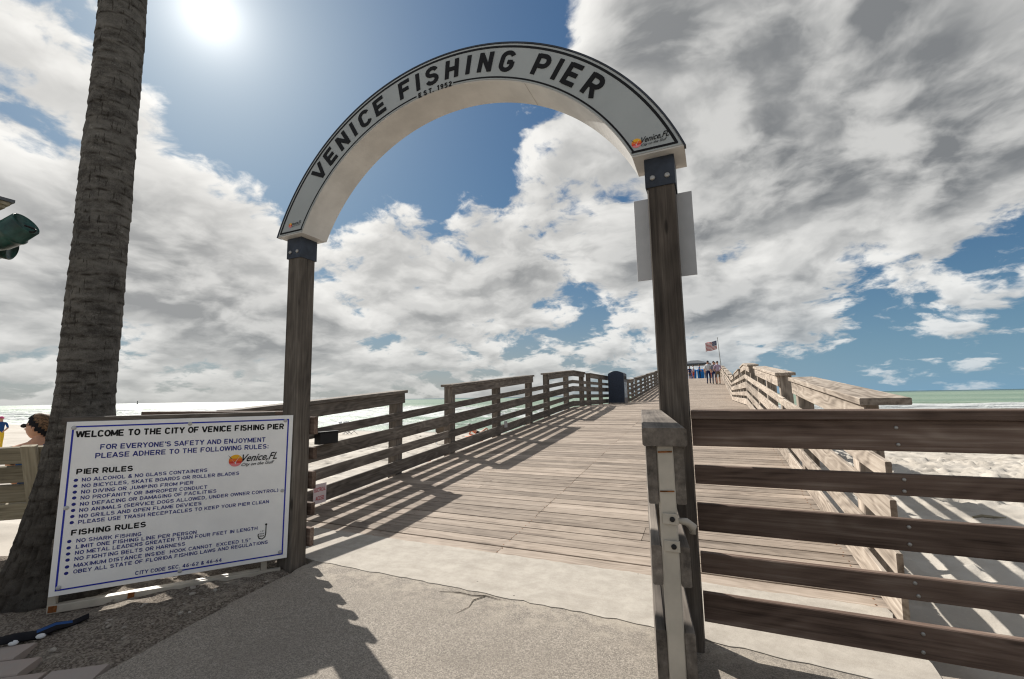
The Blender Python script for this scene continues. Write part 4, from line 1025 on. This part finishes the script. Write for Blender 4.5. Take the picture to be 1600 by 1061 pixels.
def cap(name, mat, grow, test, ox=.02):
    V, Fc = [], []
    for j in range(nv + 1):
        el = -pi / 2 + pi * j / nv
        for i in range(nu):
            a = 2 * pi * i / nu; V.append(((.097 + grow) * cos(el) * cos(a) + ox, (.075 + grow) * cos(el) * sin(a), (.118 + grow) * sin(el) + .03))
    for j in range(nv):
        for i in range(nu):
            f_ = [j * nu + i, j * nu + (i + 1) % nu, (j + 1) * nu + (i + 1) % nu, (j + 1) * nu + i]
            c = sum((Vector(V[k]) for k in f_), Vector()) / 4
            if test(c): Fc.append(f_)
    return meshobj(name, V, Fc, mat, wt, HM, smooth=True)
cap('hair', 'hair_brown', .010, lambda c: -.77 * c.x + .64 * c.z > .046)
cap('headband', 'cloth_black', .0135, lambda c: .006 < -.77 * c.x + .64 * c.z < .052)
v, f = tube([(-.075, 0, .06), (-.115, 0, .05), (-.13, 0, .0), (-.12, 0, -.07), (-.10, 0, -.12)], [.02, .034, .034, .026, .008], 10); meshobj('ponytail', v, f, 'hair_brown', wt, HM, smooth=True)
for sg in (-1, 1):
    v, f = tube([(.118, sg * .018, .045), (.126, sg * .032, .045), (.120, sg * .052, .043)], [.016, .021, .016], 8); meshobj('sunglasses', v, f, 'black', wt, HM, smooth=True)
    v, f = tube([(.115, sg * .058, .05), (.07, sg * .073, .052), (.02, sg * .079, .045)], .0035, 5); meshobj('sunglasses_arm', v, f, 'black', wt, HM)
    v, f = tube([(.012, sg * .077, .045), (.004, sg * .084, .03), (.010, sg * .082, .005), (.018, sg * .077, .0)], [.008, .012, .011, .006], 7); meshobj('ear', v, f, 'skin', wt, HM, smooth=True)

# ------------------------------------------------------------------ floodlight on the left
def LP(x, y, r): d = ray(x, y).normalized(); return CAM + d * r
LR = 4.3
lc = LP(-24, 330, LR)
lamp = thing('floodlight_pole', (lc.x, lc.y, -.12), 'green twin-head floodlight on a pale pole at the left edge', 'lamp')
board('pole', lamp, (lc.x, lc.y, -.3), (lc.x, lc.y, LP(-24, 322, LR).z), .09, .09, (0, 1, 0), 'white_metal')
tp = LP(-24, 322, LR)
for k, (w_, h_) in enumerate(((.13, .018), (.16, .02), (.19, .018))): board('pole_cap', lamp, (lc.x, lc.y, tp.z + .002 + k * .02), (lc.x, lc.y, tp.z + .02 + k * .02), w_, w_, (0, 1, 0), 'bench_wood' if k < 2 else 'roof_grey', .003)
def head_lamp(a, b_, r):
    a, b_ = Vector(a), Vector(b_); L = (b_ - a).length
    v, f = lathe([(r * .25, -.02), (r * .62, 0), (r * .88, L * .2), (r, L * .45), (r, L * .52), (r * 1.10, L * .54), (r * 1.10, L * .60), (r * 1.0, L * .62), (r * .98, L * .97), (r * .90, L), (r * .80, L * .93), (r * .3, L * .85)], 28)
    return meshobj('lamp_head', v, f, 'lamp_green', lamp, frame(a, (b_ - a).orthogonal(), b_ - a), smooth=True)
a, b_ = LP(-14, 382, LR - .05), LP(42, 349, LR - .15); h1_ = head_lamp(a, b_, .078)
e_ = LP(46, 359, LR - .15); f_ = LP(56, 361, LR - .15)
v, f = tube([LP(38, 352, LR - .2), LP(52, 357, LR - .2), LP(57, 360, LR - .2), LP(53, 363, LR - .2), LP(38, 361, LR - .2)], .006, 6); meshobj('hook', v, f, 'black', h1_, smooth=True)
head_lamp(LP(-20, 380, LR + .1), LP(20, 390, LR + .05), .072)
v, f = tube([LP(-24, 350, LR), LP(-15, 376, LR - .03), LP(-14, 382, LR - .05)], .018, 8); meshobj('bracket', v, f, 'lamp_green', lamp)

# ------------------------------------------------------------------ bits by the railing
ez = [atX(495, 676, -3.985), atX(522, 692, -3.985)]
eb = thing('junction_box', (-3.96, 3.76, .70), 'small black box fixed to the left railing by the arch post', 'box')
board('box_body', eb, (-3.955, 3.63, .765), (-3.955, 3.885, .765), .085, .125, (0, 0, 1), 'black', .006)
board('box_lid', eb, (-3.953, 3.62, .832), (-3.953, 3.895, .832), .10, .012, (0, 0, 1), 'black', .003)
es = thing('notice_plate', (-3.975, 3.71, .08), 'pale pink electrical access notice low on the left railing', 'sign')
EM = frame(Vector((-3.976, 3.624, .075)), (0, 1, 0), (0, 0, 1))
link(bpy.data.objects.new('plate', boxmesh(.175, .004, .205, 'pale_pink', .001)), es, EM @ Matrix.Translation((0, 0, .1025)))
pl_ = [o for o in es.children]
text_on('lettering', 'ELECTRICAL', es, EM, .012, .163, .125, .042, 'ink_red', .02, 0, -.0028)
text_on('lettering', 'ACCESS', es, EM, .030, .145, .035, .042, 'ink_red', .02, 0, -.0028)
wtg = atX(790, 663, -3.98)
tg = thing('tag', (wtg.x, wtg.y, wtg.z), 'small grey plate fixed to the lowest left rail board', 'plate')
board('tag_plate', tg, (-3.975, wtg.y - .07, wtg.z), (-3.975, wtg.y + .07, wtg.z), .008, .13, (0, 0, 1), 'aluminium', .002)
bolt(tg, (-3.971, wtg.y, wtg.z + .04), (1, 0, 0), .01)
pts = [(-4.22 + .03 * sin(k * 1.7), 5.3 + k * .16, dz_(5.3 + k * .16) - .02 + .012 * sin(k * 2.3)) for k in range(24)]
rope = meshobj('hose', *tube(pts, .02, 7), 'cloth_orange', None, None, True, label='orange hose lying along the left edge of the deck', cat='hose')

# trash bin on the level part of the deck
bx0, bx1, by0, by1, bz = -3.86, -3.24, 18.05, 18.72, ZF
tb = thing('trash_bin', ((bx0 + bx1) / 2, (by0 + by1) / 2, bz), 'dark blue domed litter bin against the left railing', 'bin')
V, Fc = [], []
prof = [(bx0, 0), (bx1, 0), (bx1, 1.16)] + [(bx1 + (bx0 - bx1) * k / 8, 1.16 + .11 * sin(pi * k / 8)) for k in range(1, 8)] + [(bx0, 1.16)]
n_ = len(prof); V = [(x, by0, bz + .04 + z) for x, z in prof] + [(x, by1, bz + .04 + z) for x, z in prof]
Fc = [list(range(n_)), list(range(2 * n_ - 1, n_ - 1, -1))] + [[i, i + n_, (i + 1) % n_ + n_, (i + 1) % n_] for i in range(n_)]
meshobj('bin_body', V, Fc, 'bin_navy', tb)
board('bin_base', tb, (bx0 - .02, (by0 + by1) / 2, bz + .021), (bx1 + .02, (by0 + by1) / 2, bz + .021), .70, .038, (0, 0, 1), 'concrete_rough')
board('side_panel', tb, (bx1 + .004, by0 + .05, bz + .55), (bx1 + .004, by1 - .05, bz + .55), .006, .62, (0, 0, 1), 'bin_panel', .001)
for k in (0, 1): board('bin_slot', tb, (bx1 + .006, by0 + .08 + k * .29, bz + 1.03), (bx1 + .006, by0 + .30 + k * .29, bz + 1.03), .01, .13, (0, 0, 1), 'black', .002)

# ------------------------------------------------------------------ people on the pier
def on_deck(x, y): return (x, y, dz_(y))
NP = radians(180)
person(on_deck(-.30, 37.6), radians(170), 1.80, 'cloth_white', 'cloth_navy', 'skin', 'hair_dark', 'person in white shirt and dark trousers, leftmost of the three standing near the flagpole', 'people on the pier')
person(on_deck(.10, 37.2), radians(10), 1.76, 'cloth_grey', 'cloth_navy', 'skin', 'hair_dark', 'person with a dark backpack, between the two others near the flagpole', 'people on the pier', bag='cloth_navy')
person(on_deck(.36, 36.6), radians(200), 1.76, 'cloth_lilac', 'cloth_khaki', 'skin', 'hair_dark', 'person in lilac shirt and brown shorts beside the right railing', 'people on the pier', long_pants=False, sleeves=True, arms='bent')
far = [(-2.9, 52.0, 'cloth_black', 'cloth_navy', 'person in black top, leftmost in the far crowd on the pier', True), (-1.9, 52.6, 'cloth_white', 'cloth_red', 'person in white top and red shorts in the far crowd', False),
       (-1.25, 51.5, 'cloth_blue', 'cloth_black', 'person in blue shirt and black trousers in the far crowd', True), (-.75, 53.4, 'cloth_white', 'cloth_grey', 'person in white top and grey trousers in the far crowd', True),
       (-.15, 51.0, 'cloth_black', 'cloth_red', 'person in dark top and red shorts nearest the three standing people', False), (-2.35, 54.4, 'cloth_navy', 'cloth_khaki', 'person in navy shirt and khaki shorts in the far crowd', False), (.25, 50.0, 'cloth_grey', 'cloth_red', 'person in grey top and red shorts behind the three standing people', False)]
for x, y, tcol, bcol, lb, lp_ in far:
    person(on_deck(x, y), random.uniform(0, 6.28), random.uniform(1.62, 1.8), tcol, bcol, 'skin', random.choice(('hair_dark', 'hair_brown')), lb, 'people on the pier', long_pants=lp_, arms=random.choice(('down', 'bent', 'front')), sleeves=False)

# shelter at the far end, bins below it, flagpole
zt = dz_(80)
sh = thing('pier_shelter', (-2.1, 66, zt), 'small open shelter with a low hipped roof far along the pier', 'shelter')
for xx in (-3.6, -0.7):
    for yy_ in (64.6, 67.4): board('shelter_post', sh, (xx, yy_, zt), (xx, yy_, zt + 2.45), .15, .15, (0, 1, 0), 'rail_wood')
V = [(-4.1, 64, zt + 2.45), (-.25, 64, zt + 2.45), (-.25, 68, zt + 2.45), (-4.1, 68, zt + 2.45), (-4.1, 64, zt + 2.58), (-.25, 64, zt + 2.58), (-.25, 68, zt + 2.58), (-4.1, 68, zt + 2.58), (-2.6, 66, zt + 3.1), (-1.7, 66, zt + 3.1)]
meshobj('roof', V, [[3, 2, 1, 0], [0, 1, 5, 4], [1, 2, 6, 5], [2, 3, 7, 6], [3, 0, 4, 7], [4, 5, 9, 8], [5, 6, 9], [6, 7, 8, 9], [7, 4, 8]], 'roof_grey', sh)
for k, xx in enumerate((-3.35, -2.35, -1.4)):
    bn_ = thing('blue_bin', (xx, 63.2, zt), ('tall blue bin under the far shelter, leftmost of the row', 'tall blue bin under the far shelter, middle of the row', 'tall blue bin under the far shelter, rightmost of the row')[k], 'bin', 'blue bins by the shelter')
    V = [(xx + sx * w_, 63.2 + sy * w_, zt + h_) for h_, w_ in ((0, .34), (1.45, .42), (1.5, .46), (1.6, .46), (1.72, .30)) for sx, sy in ((-1, -1), (1, -1), (1, 1), (-1, 1))]
    Fc = [[3, 2, 1, 0], [16, 17, 18, 19]] + [[i * 4 + k2, i * 4 + (k2 + 1) % 4, i * 4 + 4 + (k2 + 1) % 4, i * 4 + 4 + k2] for i in range(4) for k2 in range(4)]
    meshobj('bin_body', V, Fc, 'lid_blue', bn_)
PF = 56.0
ft = atY(1121, 529, PF); fb = (atY(1127, 576, PF))
fp = thing('flagpole', (fb.x, PF, dz_(PF)), 'thin flagpole beside the right railing far along the pier', 'flagpole')
v, f = tube([(fb.x + .16, PF, dz_(PF)), fb, ft], [.06, .05, .03], 10); meshobj('pole', v, f, 'bolt_steel', fp)
v, f = lathe([(.01, 0), (.07, .05), (.07, .09), (.01, .14)], 12); meshobj('finial', v, f, 'bolt_steel', fp, Matrix.Translation((ft.x, PF, ft.z)), smooth=True)
f0, f1 = atY(1119.5, 532, PF), atY(1102, 537, PF)
V, fm_, Fc = [], [], []; nc, nr = 20, 13; ht = 1.0
for r in range(nr + 1):
    for c in range(nc + 1):
        t = c / nc; V.append((f0.x + (f1.x - f0.x) * t, PF + .14 * sin(t * 9) * t, f0.z - .25 * t - ht * r / nr + .06 * sin(t * 8 + 1) * t))
for r in range(nr):
    for c in range(nc):
        Fc.append([r * (nc + 1) + c, r * (nc + 1) + c + 1, (r + 1) * (nc + 1) + c + 1, (r + 1) * (nc + 1) + c]); fm_.append(2 if (c < nc * .4 and r < 7) else (r % 2))
fl = thing('flag', (f0.x, PF, f0.z - 1), 'American flag flying from the pier flagpole', 'flag')
o = meshobj('flag_cloth', V, Fc, ['flag_red', 'flag_white', 'flag_blue'], fl, smooth=True)
o.data.polygons.foreach_set('material_index', fm_)
md = o.modifiers.new('t', 'SOLIDIFY'); md.thickness = .01
stv, stf = [], []
for r in range(5):
    for c in range(6):
        t = (c + .5) / 6 * .4; x = f0.x + (f1.x - f0.x) * t; z = f0.z - .25 * t - (r + .5) / 5 * ht * 7 / 13 + .06 * sin(t * 8 + 1) * t; y = PF + .14 * sin(t * 9) * t - .02; k0 = len(stv)
        stv += [(x + (.035 if j % 2 == 0 else .015) * sin(j * pi / 5), y, z + (.035 if j % 2 == 0 else .015) * cos(j * pi / 5)) for j in range(10)]; stf.append([k0 + j for j in range(10)])
meshobj('stars', stv, stf, 'flag_white', fl)
# lamp post seen beside the right arch post, far along the left railing
lpz = dz_(60)
lamp2 = thing('pier_lamp', (-4.3, 60, lpz), 'dark hooded lamp on a post above the far left railing', 'lamp')
board('post', lamp2, (-4.3, 60, lpz - .3), (-4.3, 60, lpz + 2.2), .14, .14, (0, 1, 0), 'rail_wood')
v, f = lathe([(.45, 0), (.40, .1), (.16, .42), (.16, .6), (.05, .68)], 16); meshobj('lamp_hood', v, f, 'roof_grey', lamp2, Matrix.Translation((-4.3, 60, lpz + 2.15)))

# ------------------------------------------------------------------ beach life
def sand_z(x, y): return -0.12 - 0.24 * float(sstep(np.array(y), 2.2, 3.4)) - 0.16 * float(sstep(np.array(y), 4, 10)) - 1.45 * float(sstep(np.array(y), 8, 44))
def on_sand(px_, py_):
    d = ray(px_, py_); lo, hi = 1.0, 300.0
    for _ in range(60):
        mid_ = (lo + hi) / 2; p = CAM + d * mid_
        if p.z > sand_z(p.x, p.y): lo = mid_
        else: hi = mid_
    return CAM + d * lo
def beach_chair(p, ang, mat, label):
    t = thing('beach_chair', tuple(p), label, 'chair', 'beach chairs')
    M = Matrix.Translation(p) @ Matrix.Rotation(ang, 4, 'Z')
    def pt(a): return M @ Vector(a)
    for sx in (-.27, .27):
        for pa, pb in (((sx, -.28, .0), (sx, .22, .36)), ((sx, .24, 0), (sx, -.22, .34)), ((sx, .12, .24), (sx, .42, .82))):
            v, f = tube([pt(pa), pt(pb)], .016, 7); meshobj('frame_tube', v, f, 'aluminium', t)
        board('armrest', t, pt((sx, -.24, .44)), pt((sx, .28, .46)), .05, .02, (0, 0, 1), 'white_metal', .002)
    def sheet(nm, a, b_, sag):
        V, Fc = [], []
        for j in range(7):
            for i in range(5):
                t_ = j / 6; s_ = i / 4 * 2 - 1; q_ = Vector(a).lerp(Vector(b_), t_); V.append(pt((s_ * .255, q_.y, q_.z - sag * (1 - s_ * s_) * sin(pi * t_))))
        for j in range(6):
            for i in range(4): Fc.append([j * 5 + i, j * 5 + i + 1, j * 5 + i + 6, j * 5 + i + 5])
        o_ = meshobj(nm, V, Fc, mat, t, smooth=True); md_ = o_.modifiers.new('t', 'SOLIDIFY'); md_.thickness = .01
    sheet('seat', (0, -.26, .34), (0, .16, .27), .05); sheet('backrest', (0, .15, .28), (0, .42, .82), .04)
    return t
p1 = on_sand(692, 694); beach_chair(p1, radians(40), 'cloth_khaki', 'brown folding beach chair on the sand seen through the left railing')
p2 = on_sand(541, 679); beach_chair(p2, radians(120), 'cloth_white', 'white beach chair near the water, left one of the pair')
p3 = on_sand(549, 679); beach_chair(p3, radians(100), 'cloth_white', 'white beach chair near the water, right one of the pair')
p4 = on_sand(748, 682)
bt = thing('beach_towel', tuple(p4), 'orange beach towel under the reclining sunbather', 'towel')
V, Fc = [], []
for j in range(13):
    for i in range(6): V.append((p4.x - .5 + i * .2 + .02 * sin(j), p4.y - 1.0 + j * .16, p4.z + .05 + .02 * sin(j * 1.3 + i)))
for j in range(12):
    for i in range(5): Fc.append([j * 6 + i, j * 6 + i + 1, j * 6 + i + 7, j * 6 + i + 6])
o = meshobj('towel_cloth', V, Fc, 'cloth_orange', bt, smooth=True); md = o.modifiers.new('t', 'SOLIDIFY'); md.thickness = .02
# reclining sunbather: propped on elbows, knees up
rt = thing('person', tuple(p4 + Vector((0, 0, .06))), 'sunbather in dark swimwear propped up on the orange towel', 'person')
RM = Matrix.Translation(p4 + Vector((0.1, -.1, .08))) @ Matrix.Rotation(radians(30), 4, 'Z')
J = dict(pelvis=(0, 0, .11), spine=(-.2, 0, .19), chest=(-.38, 0, .33), neck=(-.50, 0, .46), head=(-.54, 0, .56), crown=(-.57, 0, .66))
Rd = dict(pelvis=(.11, .14), spine=(.09, .12), chest=(.10, .14), neck=.05, head=.085, crown=.07)
bones = [('pelvis', 'spine'), ('spine', 'chest'), ('chest', 'neck'), ('neck', 'head'), ('head', 'crown')]
for sg, n_ in ((-1, 'l'), (1, 'r')):
    J.update({'hp' + n_: (.05, sg * .09, .11), 'kn' + n_: (.42, sg * .12, .42), 'an' + n_: (.68, sg * .12, .06), 'to' + n_: (.82, sg * .12, .04), 'sh' + n_: (-.42, sg * .17, .38), 'el' + n_: (-.62, sg * .20, .10), 'wr' + n_: (-.42, sg * .22, .04), 'ha' + n_: (-.34, sg * .22, .03)})
    Rd.update({'hp' + n_: .08, 'kn' + n_: .055, 'an' + n_: .038, 'to' + n_: .03, 'sh' + n_: .055, 'el' + n_: .04, 'wr' + n_: .03, 'ha' + n_: .028})
    bones += [('pelvis', 'hp' + n_), ('hp' + n_, 'kn' + n_), ('kn' + n_, 'an' + n_), ('an' + n_, 'to' + n_), ('chest', 'sh' + n_), ('sh' + n_, 'el' + n_), ('el' + n_, 'wr' + n_), ('wr' + n_, 'ha' + n_)]
skin_body('body', J, bones, Rd, lambda bn, c: 1 if bn in (('pelvis', 'spine'), ('pelvis', 'hpl'), ('pelvis', 'hpr')) else 0, ['skin', 'cloth_black'], rt, RM)
v, f = lathe([(.02, .10), (.075, .08), (.098, .03), (.10, -.02), (.08, -.07)], 14, False); meshobj('hair', v, f, 'hair_dark', rt, RM @ Matrix.Translation((-.57, 0, .60)), smooth=True)
# child at the left edge of the frame
pc = on_sand(-4, 706)
person((pc.x, pc.y, pc.z), radians(60), 1.25, 'cloth_blue', 'cloth_yellow', 'skin', 'hair_brown', 'child in blue top and pink hat on the sand at the left edge', None, arms='bent', long_pants=True, hat='cloth_pink')
pd = on_sand(1543, 811)
dw = thing('driftwood_stick', (pd.x, pd.y, pd.z), 'short brown stick lying on the sand right of the pier', 'stick')
v, f = tube([(pd.x - .16, pd.y - .05, pd.z + .02), (pd.x - .05, pd.y, pd.z + .035), (pd.x + .06, pd.y - .01, pd.z + .03), (pd.x + .2, pd.y + .06, pd.z + .02)], [.012, .02, .018, .008], 8); meshobj('stick', v, f, 'bench_wood', dw, smooth=True)
v, f = tube([(pd.x + .05, pd.y, pd.z + .03), (pd.x + .10, pd.y - .08, pd.z + .045)], [.012, .005], 6); meshobj('twig', v, f, 'bench_wood', dw)
# discarded strap near the palm
V, Fc = [], []; c0 = [(-3.36, 1.07), (-3.28, 1.16), (-3.26, 1.24), (-3.25, 1.31), (-3.23, 1.37), (-3.21, 1.43)]
for i, (x, y) in enumerate(c0):
    w_ = (.035, .045, .05, .045, .035, .02)[i]; zc = .012 + .012 * (i % 2)
    for k in range(5): V.append((x + (k - 2) / 2 * w_, y - (k - 2) / 2 * w_ * .35, zc + .014 * (1 - ((k - 2) / 2) ** 2) + random.uniform(-.004, .004)))
for i in range(5):
    for k in range(4): Fc.append([i * 5 + k, i * 5 + k + 1, i * 5 + k + 6, i * 5 + k + 5])
stp = thing('discarded_cloth', (-3.27, 1.25, 0), 'crumpled black and blue cloth on the soil by the palm foot', 'cloth')
o = meshobj('cloth_strip', V, Fc, ['cloth_black', 'cloth_blue'], stp, smooth=True); md = o.modifiers.new('t', 'SOLIDIFY'); md.thickness = .008
o.data.polygons.foreach_set('material_index', [1 if i in (9, 10, 13, 14) else 0 for i in range(20)])
for x, y in ((-3.24, 1.15), (-3.20, 1.235)):
    v, f = lathe([(.004, 0), (.017, .004), (.021, .012), (.014, .020), (.003, .023)], 10); meshobj('pale_scrap', [(a, b_ * .7, c) for a, b_, c in v], f, 'cloth_white', stp, Matrix.Translation((x, y, .004)) @ Matrix.Rotation(.8, 4, 'Z'), smooth=True)
# stones and chips on the soil
for k in range(34):
    x = random.uniform(-3.6, -2.75); y = random.uniform(1.2, 2.35)
    if (Vector((x - PX, y - PY)).length < .42): continue
    key = 'stone%d' % (k % 4)
    if key not in CACHE:
        bm = bmesh.new(); bmesh.ops.create_icosphere(bm, subdivisions=1, radius=1)
        for vv in bm.verts: vv.co = vv.co * random.uniform(.7, 1.2)
        me = bpy.data.meshes.new('pebble'); bm.to_mesh(me); bm.free(); me.materials.append(MATS['concrete_rough']); CACHE[key] = me
    s_ = random.uniform(.006, .016)
    o = link(bpy.data.objects.new('pebble', CACHE[key]), None, Matrix.Translation((x, y, s_ * .25)) @ Matrix.Rotation(random.uniform(0, 6), 4, 'Z') @ Matrix.Diagonal((s_ * 1.3, s_, s_ * .7, 1)))
    o['label'] = 'small grey pebble on the soil below the rules sign'; o['category'] = 'pebble'; o['group'] = 'pebbles on the soil'
# channel marker out at sea
mk = thing('channel_marker', (-900 * 1.0, 560, SEA), 'tiny channel marker on the sea horizon between palm and arch', 'marker')
d = ray(215, 628); d = Vector((d.x, d.y, 0)).normalized(); mp = d * 1500
mk.matrix_basis = Matrix.Translation((mp.x, mp.y, SEA)); WM[mk.name] = mk.matrix_basis.copy()
v, f = lathe([(2.2, -3), (2.2, 1.5), (.9, 2.0), (.5, 7.0), (1.1, 7.2), (1.1, 9.0), (.2, 9.3)], 12); meshobj('marker_body', v, f, 'steel_navy', mk, Matrix.Translation((mp.x, mp.y, SEA)))
